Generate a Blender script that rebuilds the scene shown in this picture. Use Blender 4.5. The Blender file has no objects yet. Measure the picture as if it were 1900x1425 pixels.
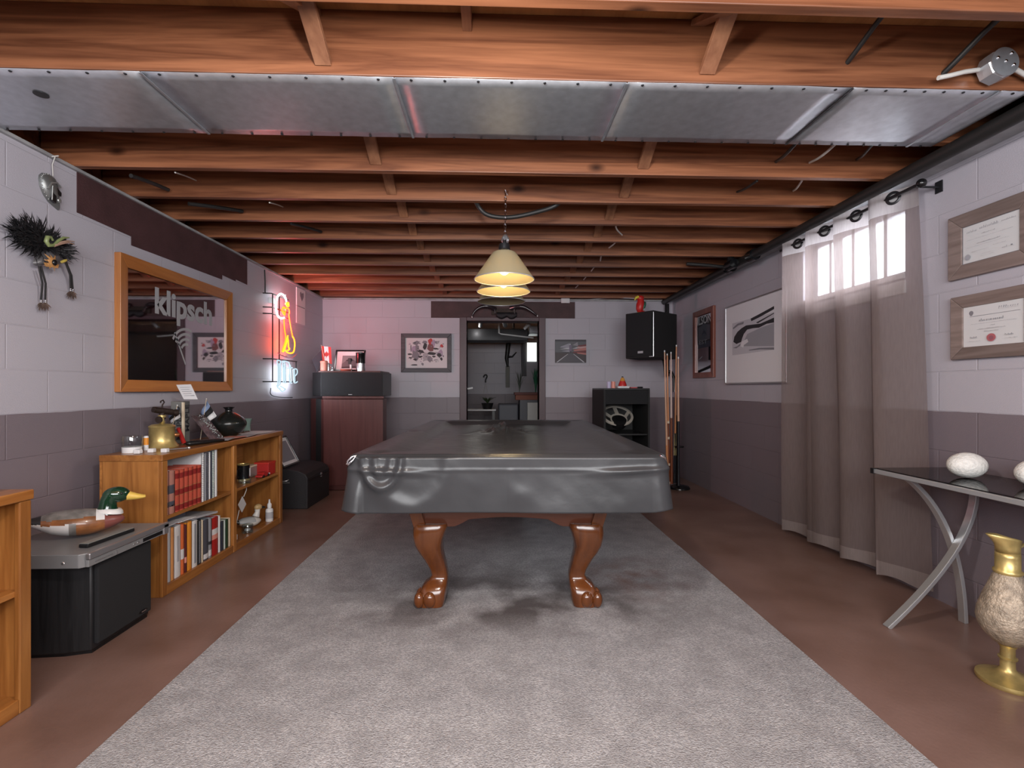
import bpy, math, random
from mathutils import Vector, Matrix, noise
random.seed(7)
PI = math.pi
S = bpy.context.scene
COL = S.collection

# ---------------------------------------------------------------- camera
cam_d = bpy.data.cameras.new('camera'); cam = bpy.data.objects.new('camera', cam_d); COL.objects.link(cam)
YAW = math.atan(32/900)
cam.location = (0, 0, 1.1); cam.rotation_euler = (PI/2, 0, -YAW)
cam_d.sensor_width = 36; cam_d.lens = 900/1900*36; cam_d.shift_y = 7.5/1900; cam_d.clip_start = .02
S.camera = cam

# ---------------------------------------------------------------- exposure, world, daylight and added fill lights
S.view_settings.view_transform = 'Standard'; S.view_settings.look = 'None'
S.view_settings.gamma = 1; S.view_settings.use_curve_mapping = False
S.view_settings.exposure = 0.60
S.cycles.max_bounces = 7; S.cycles.diffuse_bounces = 4; S.cycles.glossy_bounces = 4
S.cycles.transparent_max_bounces = 16; S.cycles.sample_clamp_indirect = 6
S.cycles.use_denoising = True; S.cycles.caustics_reflective = False; S.cycles.caustics_refractive = False
W = bpy.data.worlds.new('world'); S.world = W; W.use_nodes = True
bg = W.node_tree.nodes['Background']; bg.inputs[0].default_value = (.93, .96, 1, 1); bg.inputs[1].default_value = 4.0
def light(name, kind, loc, energy, color=(1,1,1), target=None, size=None, size_y=None, radius=None, spread=None):
    d = bpy.data.lights.new(name, kind); d.energy = energy; d.color = color
    if kind == 'AREA':
        d.size = size
        if size_y: d.shape = 'RECTANGLE'; d.size_y = size_y
        if spread: d.spread = spread
    elif radius is not None: d.shadow_soft_size = radius
    o = bpy.data.objects.new(name, d); COL.objects.link(o); o.location = loc
    if target is not None: o.rotation_euler = (Vector(target)-Vector(loc)).to_track_quat('-Z', 'Y').to_euler()
    return o
light('fill_light', 'AREA', (0.1, -.9, 1.62), 90, (.97, .98, 1), (0.1, 4.5, 1.45), 3.2, 1.0)  # added fill behind the camera, not a lamp of the room
light('joist_fill_light', 'POINT', (-.12, .9, 1.95), 42, (1, .96, .91), radius=.07)  # unseen point light added to brighten the first big joist
light('window_daylight', 'AREA', (3.1, 3.08, 2.35), 110, (.92, .96, 1), (2.2, 3.08, 1.6), 1.3, .7)
light('far_room_light', 'POINT', (-.3, 8.0, 2.0), 2.6, (1, .97, .92), radius=.1)  # point light without a fixture beyond the doorway

# ---------------------------------------------------------------- helpers
H, F, CX, CY = 1.1, 900.0, 950.0, 720.0
CA, SA = math.cos(YAW), math.sin(YAW)
def _ray(px, py):
    u, v = (px-CX)/F, (CY-py)/F
    return u*CA+SA, CA-u*SA, v
def on_x(px, py, x): d = _ray(px, py); t = x/d[0]; return Vector((x, d[1]*t, H+d[2]*t))     # a point seen on a wall x = const
def on_y(px, py, y): d = _ray(px, py); t = y/d[1]; return Vector((d[0]*t, y, H+d[2]*t))
def on_z(px, py, z): d = _ray(px, py); t = (z-H)/d[2]; return Vector((d[0]*t, d[1]*t, z))

MW = {}
class B:
    def __init__(s): s.v = []; s.f = []; s.m = []
    def add(s, vs, fs, mi=0):
        o = len(s.v); s.v += [Vector(p) for p in vs]; s.f += [[i+o for i in f] for f in fs]; s.m += [mi]*len(fs); return s
    def box(s, x0, x1, y0, y1, z0, z1, mi=0):
        return s.add([(x0,y0,z0),(x1,y0,z0),(x1,y1,z0),(x0,y1,z0),(x0,y0,z1),(x1,y0,z1),(x1,y1,z1),(x0,y1,z1)],
              [(3,2,1,0),(4,5,6,7),(0,1,5,4),(1,2,6,5),(2,3,7,6),(3,0,4,7)], mi)
    def obox(s, c, size, R=None, mi=0):
        R = R or Matrix.Identity(3); a, b, h = [q/2 for q in size]; c = Vector(c)
        P = [c+R@Vector(p) for p in ((-a,-b,-h),(a,-b,-h),(a,b,-h),(-a,b,-h),(-a,-b,h),(a,-b,h),(a,b,h),(-a,b,h))]
        return s.add(P, [(3,2,1,0),(4,5,6,7),(0,1,5,4),(1,2,6,5),(2,3,7,6),(3,0,4,7)], mi)
    def loft(s, rings, cap0=True, cap1=True, closed=True, mi=0):
        n = len(rings[0]); vs = [p for r in rings for p in r]; fs = []
        for i in range(len(rings)-1):
            for j in range(n if closed else n-1):
                k = (j+1) % n
                fs.append((i*n+j, i*n+k, (i+1)*n+k, (i+1)*n+j))
        if cap0: fs.append(tuple(range(n))[::-1])
        if cap1: fs.append(tuple((len(rings)-1)*n+j for j in range(n)))
        return s.add(vs, fs, mi)
    def lathe(s, prof, c=(0,0,0), seg=24, R=None, mi=0, cap0=True, cap1=True):
        R = R or Matrix.Identity(3); c = Vector(c)
        return s.loft([[c+R@Vector((r*math.cos(2*PI*j/seg), r*math.sin(2*PI*j/seg), z)) for j in range(seg)] for r, z in prof], cap0, cap1, True, mi)
    def tube(s, pts, r, seg=8, closed=False, mi=0, caps=True):
        pts = [Vector(p) for p in pts]; n = len(pts); rr = r if isinstance(r, (list, tuple)) else [r]*n
        rings = []; up = None
        for i, p in enumerate(pts):
            a = pts[(i-1) % n] if (closed or i > 0) else p; b = pts[(i+1) % n] if (closed or i < n-1) else p
            t = (b-a).normalized()
            if up is None: up = t.orthogonal().normalized()
            up = (up - t*up.dot(t))
            up = up.normalized() if up.length > 1e-5 else t.orthogonal().normalized()
            w = t.cross(up)
            rings.append([p+(up*math.cos(2*PI*j/seg)+w*math.sin(2*PI*j/seg))*rr[i] for j in range(seg)])
        if closed: rings.append(rings[0])
        return s.loft(rings, caps and not closed, caps and not closed, True, mi)
    def prism(s, poly, fn, mi=0):          # poly of (a, b); fn(a, b, t) -> point, t = 0 back, 1 front
        n = len(poly); vs = [fn(a, b, 0) for a, b in poly]+[fn(a, b, 1) for a, b in poly]
        return s.add(vs, [tuple(range(n))[::-1], tuple(range(n, 2*n))]+[(i, (i+1)%n, n+(i+1)%n, n+i) for i in range(n)], mi)
    def ell(s, c, rad, R=None, seg=20, rings=12, mi=0):
        R = R or Matrix.Identity(3); c = Vector(c); L = []
        for i in range(rings+1):
            a = PI*(i+.02 if i == 0 else i-.02 if i == rings else i)/rings
            L.append([c+R@Vector((rad[0]*math.sin(a)*math.cos(2*PI*j/seg), rad[1]*math.sin(a)*math.sin(2*PI*j/seg), -rad[2]*math.cos(a))) for j in range(seg)])
        return s.loft(L, True, True, True, mi)
    def build(s, name, mat, parent=None, local=False, smooth=None, bevel=0, solid=0, fix=True):
        me = bpy.data.meshes.new(name)
        vs = s.v
        if parent is not None and not local:
            I = MW[parent.name].inverted(); vs = [I@p for p in vs]
        base = None
        if parent is None and fix and not local:
            xs = [p.x for p in vs]; ys = [p.y for p in vs]; zs = [p.z for p in vs]
            base = Vector(((min(xs)+max(xs))/2, (min(ys)+max(ys))/2, min(zs))); vs = [p-base for p in vs]
        me.from_pydata([tuple(p) for p in vs], [], s.f); me.validate(); 
        import bmesh
        bm = bmesh.new(); bm.from_mesh(me); bmesh.ops.recalc_face_normals(bm, faces=bm.faces); bm.to_mesh(me); bm.free()
        for m in (mat if isinstance(mat, (list, tuple)) else [mat]): me.materials.append(m)
        if len(me.polygons) == len(s.m): me.polygons.foreach_set('material_index', s.m)
        if smooth is not None:
            me.polygons.foreach_set('use_smooth', [True]*len(me.polygons)); me.set_sharp_from_angle(angle=math.radians(smooth))
        o = bpy.data.objects.new(name, me); COL.objects.link(o)
        if base is not None: o.location = base
        if parent is not None:
            o.parent = parent; MW[o.name] = MW[parent.name]
        else: MW[o.name] = Matrix.Translation(o.location)
        if bevel:
            b = o.modifiers.new('bevel', 'BEVEL'); b.width = bevel; b.segments = 2; b.limit_method = 'ANGLE'; b.angle_limit = math.radians(40)
        if solid:
            b = o.modifiers.new('solid', 'SOLIDIFY'); b.thickness = solid; b.offset = 0
        return o
def thing(name, label, cat, loc, rz=0, group=None, R=None):
    o = bpy.data.objects.new(name, None); COL.objects.link(o); o.empty_display_size = .05
    o.location = loc; o.rotation_euler = R.to_euler() if R else (0, 0, rz)
    MW[o.name] = Matrix.Translation(Vector(loc)) @ (R.to_4x4() if R else Matrix.Rotation(rz, 4, 'Z'))
    o['label'] = label; o['category'] = cat
    if group: o['group'] = group
    return o
def tag(o, label, cat, group=None, kind=None):
    o['label'] = label; o['category'] = cat
    if group: o['group'] = group
    if kind: o['kind'] = kind
    return o
def struct(o): o['kind'] = 'structure'; return o
def text(name, body, mat, parent, M4, size=.1, depth=.0006, offset=0, width=None, local=True, align='LEFT'):
    """lettering as a mesh; M4 places it in the parent's local space"""
    c = bpy.data.curves.new(name, 'FONT'); c.body = body; c.size = size; c.extrude = depth; c.offset = offset; c.resolution_u = 3; c.align_x = align
    t = bpy.data.objects.new('t', c); COL.objects.link(t)
    bpy.context.view_layer.update()
    me = bpy.data.meshes.new_from_object(t.evaluated_get(bpy.context.evaluated_depsgraph_get())); bpy.data.objects.remove(t)
    me.name = name
    if width:
        xs = [v.co.x for v in me.vertices]; k = width/(max(xs)-min(xs))
        for v in me.vertices: v.co.x *= k
    A = M4 if local else MW[parent.name].inverted() @ M4
    me.transform(A); me.materials.clear(); me.materials.append(mat)
    o = bpy.data.objects.new(name, me); COL.objects.link(o); o.parent = parent; MW[o.name] = MW[parent.name]
    return o
def frame_m(origin, ax, ay):
    ax, ay = Vector(ax).normalized(), Vector(ay).normalized(); az = ax.cross(ay)
    return Matrix(((ax.x, ay.x, az.x, origin[0]), (ax.y, ay.y, az.y, origin[1]), (ax.z, ay.z, az.z, origin[2]), (0, 0, 0, 1)))
LW = lambda o: frame_m(o, (0,1,0), (0,0,1))       # lettering on the wall at -X, facing the room
RW = lambda o: frame_m(o, (0,-1,0), (0,0,1))      # on the wall at +X
BW = lambda o: frame_m(o, (1,0,0), (0,0,1))       # on the far wall
def copy_tree(o, parent=None):
    c = o.copy(); COL.objects.link(c); MW[c.name] = MW[o.name]
    if parent is not None: c.parent = parent
    for ch in list(o.children): copy_tree(ch, c)
    return c
ORD = 'first second third fourth fifth sixth seventh eighth ninth tenth eleventh twelfth thirteenth'.split()

# ---------------------------------------------------------------- materials
def M(name, col, rough=.5, metal=0, var=None, bump=None, spec=.5, emit=None, trans=0, alpha=1, coat=0, axes=None):
    """var = (scale, amount, (sx,sy,sz)[, second colour]); bump = (scale, strength)"""
    m = bpy.data.materials.new(name); m.use_nodes = True; nt = m.node_tree; N = nt.nodes; L = nt.links
    p = N['Principled BSDF']
    p.inputs['Base Color'].default_value = (*col, 1); p.inputs['Roughness'].default_value = rough; p.inputs['Metallic'].default_value = metal
    p.inputs['Specular IOR Level'].default_value = spec; p.inputs['Transmission Weight'].default_value = trans; p.inputs['Alpha'].default_value = alpha
    p.inputs['Coat Weight'].default_value = coat
    if emit: p.inputs['Emission Color'].default_value = (*emit[0], 1); p.inputs['Emission Strength'].default_value = emit[1]
    if var or bump:
        tc = N.new('ShaderNodeTexCoord'); mp = N.new('ShaderNodeMapping'); L.new(tc.outputs['Object'], mp.inputs['Vector'])
        if var: mp.inputs['Scale'].default_value = var[2] if len(var) > 2 and var[2] else (1,1,1)
    if var:
        n = N.new('ShaderNodeTexNoise'); n.inputs['Scale'].default_value = var[0]; n.inputs['Detail'].default_value = 6; L.new(mp.outputs[0], n.inputs['Vector'])
        r = N.new('ShaderNodeMapRange'); r.inputs[1].default_value = .3; r.inputs[2].default_value = .7; L.new(n.outputs['Fac'], r.inputs[0])
        x = N.new('ShaderNodeMix'); x.data_type = 'RGBA'; L.new(r.outputs[0], x.inputs[0])
        a = var[1]; c2 = var[3] if len(var) > 3 else [min(1, c*(1+a)) for c in col]
        x.inputs[6].default_value = (*[c*(1-a) for c in col], 1); x.inputs[7].default_value = (*c2, 1); L.new(x.outputs[2], p.inputs['Base Color'])
    if bump:
        n = N.new('ShaderNodeTexNoise'); n.inputs['Scale'].default_value = bump[0]; n.inputs['Detail'].default_value = 4
        L.new(mp.outputs[0] if not var else tc.outputs['Object'], n.inputs['Vector'])
        b = N.new('ShaderNodeBump'); b.inputs['Strength'].default_value = bump[1]; b.inputs['Distance'].default_value = .01
        L.new(n.outputs['Fac'], b.inputs['Height']); L.new(b.outputs[0], p.inputs['Normal'])
    return m
def wood(name, dark, light, axis, scale=9, rough=.4, ring=.55, knots=True, spec=.5, stretch=14, coat=0):
    """grain running along axis (0 x, 1 y, 2 z)"""
    m = bpy.data.materials.new(name); m.use_nodes = True; nt = m.node_tree; N = nt.nodes; L = nt.links; p = N['Principled BSDF']
    tc = N.new('ShaderNodeTexCoord'); oi = N.new('ShaderNodeObjectInfo'); ad = N.new('ShaderNodeVectorMath'); ad.operation = 'ADD'
    mu = N.new('ShaderNodeVectorMath'); mu.operation = 'SCALE'; mu.inputs['Scale'].default_value = 31
    cb = N.new('ShaderNodeCombineXYZ'); [L.new(oi.outputs['Random'], cb.inputs[i]) for i in range(3)]
    L.new(cb.outputs[0], mu.inputs[0]); L.new(tc.outputs['Object'], ad.inputs[0]); L.new(mu.outputs[0], ad.inputs[1])
    mp = N.new('ShaderNodeMapping'); sc = [1, 1, 1]; sc[axis] = 1/stretch; mp.inputs['Scale'].default_value = sc; L.new(ad.outputs[0], mp.inputs['Vector'])
    n1 = N.new('ShaderNodeTexNoise'); n1.inputs['Scale'].default_value = scale; n1.inputs['Detail'].default_value = 5; n1.inputs['Distortion'].default_value = .4; L.new(mp.outputs[0], n1.inputs['Vector'])
    k = N.new('ShaderNodeMath'); k.operation = 'MULTIPLY'; k.inputs[1].default_value = 7; L.new(n1.outputs['Fac'], k.inputs[0])
    w = N.new('ShaderNodeMath'); w.operation = 'PINGPONG'; w.inputs[1].default_value = 1; L.new(k.outputs[0], w.inputs[0])
    n2 = N.new('ShaderNodeTexNoise'); n2.inputs['Scale'].default_value = 90; n2.inputs['Detail'].default_value = 3; L.new(mp.outputs[0], n2.inputs['Vector'])
    mx = N.new('ShaderNodeMath'); mx.operation = 'MULTIPLY_ADD'; mx.inputs[1].default_value = ring; L.new(w.outputs[0], mx.inputs[0]); 
    sc2 = N.new('ShaderNodeMath'); sc2.operation = 'MULTIPLY'; sc2.inputs[1].default_value = 1-ring; L.new(n2.outputs['Fac'], sc2.inputs[0]); L.new(sc2.outputs[0], mx.inputs[2])
    x = N.new('ShaderNodeMix'); x.data_type = 'RGBA'; L.new(mx.outputs[0], x.inputs[0]); x.inputs[6].default_value = (*dark, 1); x.inputs[7].default_value = (*light, 1)
    out = x.outputs[2]
    if knots:
        vo = N.new('ShaderNodeTexVoronoi'); vo.inputs['Scale'].default_value = 4.5; mp2 = N.new('ShaderNodeMapping'); s2 = [1, 1, 1]; s2[axis] = .55; mp2.inputs['Scale'].default_value = s2
        L.new(ad.outputs[0], mp2.inputs['Vector']); L.new(mp2.outputs[0], vo.inputs['Vector'])
        r = N.new('ShaderNodeMapRange'); r.inputs[1].default_value = .05; r.inputs[2].default_value = .15; L.new(vo.outputs['Distance'], r.inputs[0])
        y = N.new('ShaderNodeMix'); y.data_type = 'RGBA'; L.new(r.outputs[0], y.inputs[0]); y.inputs[6].default_value = (*[c*.35 for c in dark], 1); L.new(out, y.inputs[7]); out = y.outputs[2]
    hv = N.new('ShaderNodeHueSaturation'); vr = N.new('ShaderNodeMapRange'); vr.inputs[3].default_value = .82; vr.inputs[4].default_value = 1.15
    L.new(oi.outputs['Random'], vr.inputs[0]); L.new(vr.outputs[0], hv.inputs['Value']); L.new(out, hv.inputs['Color']); L.new(hv.outputs[0], p.inputs['Base Color'])
    b = N.new('ShaderNodeBump'); b.inputs['Strength'].default_value = .12; b.inputs['Distance'].default_value = .004; L.new(mx.outputs[0], b.inputs['Height']); L.new(b.outputs[0], p.inputs['Normal'])
    p.inputs['Roughness'].default_value = rough; p.inputs['Specular IOR Level'].default_value = spec; p.inputs['Coat Weight'].default_value = coat; p.inputs['Coat Roughness'].default_value = .15
    return m
def block_wall(name, ax, upper, lower, split=.981, rough=.42):
    """painted concrete block: two paint colours that meet at a height, joints as relief"""
    m = bpy.data.materials.new(name); m.use_nodes = True; nt = m.node_tree; N = nt.nodes; L = nt.links; p = N['Principled BSDF']
    tc = N.new('ShaderNodeTexCoord'); sp = N.new('ShaderNodeSeparateXYZ'); L.new(tc.outputs['Object'], sp.inputs[0])
    cb = N.new('ShaderNodeCombineXYZ'); L.new(sp.outputs[ax], cb.inputs[0])
    sh = N.new('ShaderNodeMath'); sh.operation = 'SUBTRACT'; sh.inputs[1].default_value = split-.203*5; L.new(sp.outputs[2], sh.inputs[0]); L.new(sh.outputs[0], cb.inputs[1])
    br = N.new('ShaderNodeTexBrick'); br.inputs['Scale'].default_value = 1; br.inputs['Brick Width'].default_value = .406; br.inputs['Row Height'].default_value = .203
    br.inputs['Mortar Size'].default_value = .0035; br.inputs['Mortar Smooth'].default_value = .6; L.new(cb.outputs[0], br.inputs['Vector'])
    nz = N.new('ShaderNodeTexNoise'); nz.inputs['Scale'].default_value = 260; nz.inputs['Detail'].default_value = 3; L.new(tc.outputs['Object'], nz.inputs['Vector'])
    nf = N.new('ShaderNodeTexNoise'); nf.inputs['Scale'].default_value = 2.2; nf.inputs['Detail'].default_value = 3; L.new(tc.outputs['Object'], nf.inputs['Vector'])
    b1 = N.new('ShaderNodeBump'); b1.inputs['Strength'].default_value = .28; b1.inputs['Distance'].default_value = .004; L.new(nz.outputs['Fac'], b1.inputs['Height'])
    b2 = N.new('ShaderNodeBump'); b2.invert = True; b2.inputs['Strength'].default_value = .55; b2.inputs['Distance'].default_value = .006
    jf = N.new('ShaderNodeMath'); jf.operation = 'MULTIPLY'; r0 = N.new('ShaderNodeMapRange'); r0.inputs[1].default_value = .3; r0.inputs[2].default_value = .65; L.new(nf.outputs['Fac'], r0.inputs[0]); r0.inputs[3].default_value = .35
    L.new(br.outputs['Fac'], jf.inputs[0]); L.new(r0.outputs[0], jf.inputs[1])
    L.new(jf.outputs[0], b2.inputs['Height']); L.new(b1.outputs[0], b2.inputs['Normal']); L.new(b2.outputs[0], p.inputs['Normal'])
    # wavering paint edge
    wv = N.new('ShaderNodeTexNoise'); wv.inputs['Scale'].default_value = 5; L.new(tc.outputs['Object'], wv.inputs['Vector'])
    wa = N.new('ShaderNodeMath'); wa.operation = 'MULTIPLY_ADD'; wa.inputs[1].default_value = .012; wa.inputs[2].default_value = split-.006; L.new(wv.outputs['Fac'], wa.inputs[0])
    gt = N.new('ShaderNodeMath'); gt.operation = 'GREATER_THAN'; L.new(sp.outputs[2], gt.inputs[0]); L.new(wa.outputs[0], gt.inputs[1])
    x = N.new('ShaderNodeMix'); x.data_type = 'RGBA'; L.new(gt.outputs[0], x.inputs[0]); x.inputs[6].default_value = (*lower, 1); x.inputs[7].default_value = (*upper, 1)
    L.new(x.outputs[2], p.inputs['Base Color']); p.inputs['Roughness'].default_value = rough; p.inputs['Specular IOR Level'].default_value = .5
    return m
UP, LO = (.45, .43, .485), (.195, .162, .185)
m_wall_x = block_wall('block_paint_side', 1, UP, LO)
m_wall_y = block_wall('block_paint_end', 0, UP, LO)
m_brownpaint = M('brown_paint', (.060, .026, .028), .6, var=(6, .25, None), bump=(160, .3))
m_trim = M('casing_paint', (.075, .038, .048), .45, var=(5, .2, (1,1,.2)))
m_greytrim = M('grey_plate', (.30, .30, .31), .55, var=(9, .25, None))
m_floor = M('painted_concrete', (.20, .112, .086), .30, var=(2.6, .2, None, (.245, .152, .128)), bump=(60, .06))
m_joist = wood('joist_wood', (.085, .026, .012), (.33, .130, .062), 0, 16, .40, ring=.6, stretch=20)
m_brace = wood('brace_wood', (.16, .06, .03), (.36, .17, .09), 1, 9, .55, knots=False)
m_subfloor = wood('subfloor_wood', (.22, .085, .025), (.42, .19, .06), 1, 5, .7, knots=False)
m_pine = wood('pine_wood', (.19, .06, .012), (.46, .195, .05), 1, 12, .35, ring=.5, knots=True, coat=.2)
m_pine_z = wood('pine_wood_upright', (.19, .06, .012), (.46, .195, .05), 2, 12, .35, ring=.5, knots=True, coat=.2)
m_mirrorwood = wood('mirror_frame_wood', (.30, .095, .022), (.50, .20, .055), 1, 8, .3, knots=False, coat=.3)
m_mirrorwood_z = wood('mirror_frame_wood_upright', (.30, .095, .022), (.50, .20, .055), 2, 8, .3, knots=False, coat=.3)
m_cherry = wood('cherry_wood', (.075, .020, .006), (.165, .050, .013), 2, 7, .2, knots=False, coat=.5)
m_cherry_x = wood('cherry_apron', (.105, .033, .018), (.165, .055, .030), 0, 7, .3, knots=False, coat=.4)
m_redwood = wood('mahogany', (.06, .017, .016), (.105, .034, .031), 2, 9, .35, knots=False)
m_redframe = wood('red_frame', (.13, .035, .022), (.24, .075, .05), 2, 9, .35, knots=False)
m_barnwood = wood('weathered_wood', (.12, .085, .075), (.26, .20, .185), 1, 14, .6, knots=False, ring=.4)
m_black = M('black_plastic', (.008, .008, .009), .4)
m_blackmatte = M('black_matte', (.010, .010, .011), .75, bump=(300, .3))
m_blackgloss = M('black_gloss', (.008, .008, .009), .15)
m_grille = M('grille_cloth', (.013, .0135, .016), .85, bump=(700, .6))
m_ash = wood('black_ash', (.006, .006, .007), (.020, .020, .022), 2, 22, .5, knots=False)
m_dvd = M('dvd_grey', (.20, .20, .205), .33)
m_silver = M('silver', (.58, .58, .60), .28, .85)
m_chrome = M('chrome', (.75, .75, .78), .12, 1)
m_satin = M('satin_metal', (.60, .62, .64), .38, .7)
m_darkmetal = M('dark_metal', (.04, .04, .045), .35, .7)
m_iron = M('old_iron', (.035, .022, .018), .55, .5, bump=(80, .4))
m_brass = M('brass', (.56, .43, .17), .36, .65, var=(14, .3, None))
m_brassworn = M('tarnished_brass', (.42, .345, .265), .42, .25, var=(40, .35, None), bump=(130, .6))
m_white = M('white', (.75, .75, .76), .5)
m_paper = M('paper', (.70, .70, .72), .7)
m_paperdim = M('paper_grey', (.42, .42, .45), .7)
m_cream = M('cream', (.66, .56, .42), .6)
m_orange = M('orange_cover', (.80, .30, .035), .5)
m_orangered = M('orange_red_cover', (.72, .16, .05), .5)
m_red = M('red_cover', (.42, .020, .018), .45)
m_oxblood = M('oxblood_cover', (.24, .018, .016), .45)
m_law = M('tan_red_cover', (.50, .085, .05), .5)
m_lawfaded = M('faded_cover', (.44, .20, .16), .55)
m_maroon = M('maroon_cover', (.10, .022, .026), .5)
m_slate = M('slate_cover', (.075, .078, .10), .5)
m_navy = M('navy_cover', (.035, .040, .060), .5)
m_green = M('dark_green_cover', (.018, .050, .025), .5)
m_grey = M('grey_cover', (.30, .31, .34), .5)
m_palegreen = M('pale_green_cover', (.52, .60, .56), .5)
m_ink = M('ink', (.03, .03, .035), .6)
m_inkgrey = M('ink_grey', (.22, .22, .25), .6)
m_pink = M('pink_wax', (.75, .30, .24), .4)
m_glass = M('clear_glass', (.9, .93, .93), .04, trans=1, spec=.5)
m_fabricblack = M('black_case', (.016, .014, .017), .65, bump=(200, .3))
m_cable_b = M('cable_black', (.015, .014, .014), .5)
m_cable_w = M('cable_white', (.60, .58, .55), .5)
def galv():
    m = M('galvanised_sheet', (.57, .60, .65), .36, .78, var=(22, .10, None)); nt = m.node_tree; N = nt.nodes; L = nt.links; p = N['Principled BSDF']
    vo = N.new('ShaderNodeTexVoronoi'); vo.inputs['Scale'].default_value = 70; tc = N.new('ShaderNodeTexCoord'); L.new(tc.outputs['Object'], vo.inputs['Vector'])
    r = N.new('ShaderNodeMapRange'); r.inputs[3].default_value = .30; r.inputs[4].default_value = .38; L.new(vo.outputs['Color'], r.inputs[0]); L.new(r.outputs[0], p.inputs['Roughness'])
    n = N.new('ShaderNodeTexNoise'); n.inputs['Scale'].default_value = 2.5; L.new(tc.outputs['Object'], n.inputs['Vector'])
    b = N.new('ShaderNodeBump'); b.inputs['Strength'].default_value = .25; b.inputs['Distance'].default_value = .02; L.new(n.outputs['Fac'], b.inputs['Height']); L.new(b.outputs[0], p.inputs['Normal'])
    return m
m_galv = galv()
m_vinyl = M('black_vinyl', (.042, .043, .047), .30, var=(3, .2, None), bump=(9, .15), spec=.42)
def rug_mat():
    m = bpy.data.materials.new('carpet'); m.use_nodes = True; nt = m.node_tree; N = nt.nodes; L = nt.links; p = N['Principled BSDF']
    tc = N.new('ShaderNodeTexCoord'); 
    def noise_(s, d=5):
        n = N.new('ShaderNodeTexNoise'); n.inputs['Scale'].default_value = s; n.inputs['Detail'].default_value = d; L.new(tc.outputs['Object'], n.inputs['Vector']); return n.outputs['Fac']
    def rng(f, a, b, c=0, d=1):
        r = N.new('ShaderNodeMapRange'); L.new(f, r.inputs[0]); r.inputs[1].default_value = a; r.inputs[2].default_value = b; r.inputs[3].default_value = c; r.inputs[4].default_value = d; return r.outputs[0]
    def mix(f, a, b):
        x = N.new('ShaderNodeMix'); x.data_type = 'RGBA'; L.new(f, x.inputs[0])
        for i, c in ((6, a), (7, b)):
            if isinstance(c, tuple): x.inputs[i].default_value = (*c, 1)
            else: L.new(c, x.inputs[i])
        return x.outputs[2]
    def mul(a, b):
        k = N.new('ShaderNodeMath'); k.operation = 'MULTIPLY'; L.new(a, k.inputs[0]); L.new(b, k.inputs[1]); return k.outputs[0]
    sp = N.new('ShaderNodeSeparateXYZ'); L.new(tc.outputs['Object'], sp.inputs[0])
    c = mix(rng(noise_(110, 3), .35, .65), (.34, .33, .34), (.54, .525, .535))
    c = mix(rng(noise_(9, 4), .35, .7, 0, .55), c, (.27, .26, .265))
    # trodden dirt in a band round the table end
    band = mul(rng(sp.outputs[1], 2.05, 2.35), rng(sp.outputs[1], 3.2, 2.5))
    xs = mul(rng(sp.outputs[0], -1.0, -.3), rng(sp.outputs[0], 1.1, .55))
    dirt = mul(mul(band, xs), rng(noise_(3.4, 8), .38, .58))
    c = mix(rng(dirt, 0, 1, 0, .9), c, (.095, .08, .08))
    # a rusty stain
    va = N.new('ShaderNodeVectorMath'); va.operation = 'DISTANCE'; L.new(tc.outputs['Object'], va.inputs[0]); va.inputs[1].default_value = (.80, 2.78, 0)
    st = mul(rng(va.outputs['Value'], .42, .05), rng(noise_(6, 6), .35, .65)); c = mix(rng(st, 0, 1, 0, .8), c, (.20, .105, .085))
    L.new(c, p.inputs['Base Color']); p.inputs['Roughness'].default_value = .95; p.inputs['Specular IOR Level'].default_value = .15
    b = N.new('ShaderNodeBump'); b.inputs['Strength'].default_value = .9; b.inputs['Distance'].default_value = .012; L.new(noise_(170, 4), b.inputs['Height']); L.new(b.outputs[0], p.inputs['Normal'])
    return m
m_rug = rug_mat()
def sheer(name, col, clear, translucent=.55):
    m = bpy.data.materials.new(name); m.use_nodes = True; nt = m.node_tree; N = nt.nodes; L = nt.links; N.remove(N['Principled BSDF']); out = N['Material Output']
    d = N.new('ShaderNodeBsdfDiffuse'); t = N.new('ShaderNodeBsdfTranslucent'); tr = N.new('ShaderNodeBsdfTransparent'); a = N.new('ShaderNodeMixShader'); b = N.new('ShaderNodeMixShader')
    tc = N.new('ShaderNodeTexCoord'); n = N.new('ShaderNodeTexNoise'); n.inputs['Scale'].default_value = 120; mp = N.new('ShaderNodeMapping'); mp.inputs['Scale'].default_value = (1, 1, .12)
    L.new(tc.outputs['Object'], mp.inputs['Vector']); L.new(mp.outputs[0], n.inputs['Vector'])
    x = N.new('ShaderNodeMix'); x.data_type = 'RGBA'; L.new(n.outputs['Fac'], x.inputs[0]); x.inputs[6].default_value = (*[c*.82 for c in col], 1); x.inputs[7].default_value = (*[c*1.12 for c in col], 1)
    L.new(x.outputs[2], d.inputs[0]); L.new(x.outputs[2], t.inputs[0]); a.inputs[0].default_value = translucent; b.inputs[0].default_value = clear
    L.new(d.outputs[0], a.inputs[1]); L.new(t.outputs[0], a.inputs[2]); L.new(a.outputs[0], b.inputs[1]); L.new(tr.outputs[0], b.inputs[2]); L.new(b.outputs[0], out.inputs[0]); return m
m_sheer = sheer('sheer_curtain', (.265, .208, .198), .36, .35)
m_header = sheer('curtain_header', (.40, .36, .36), .06, .4)
m_hem = sheer('curtain_hem', (.32, .265, .255), .12, .35)
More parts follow.
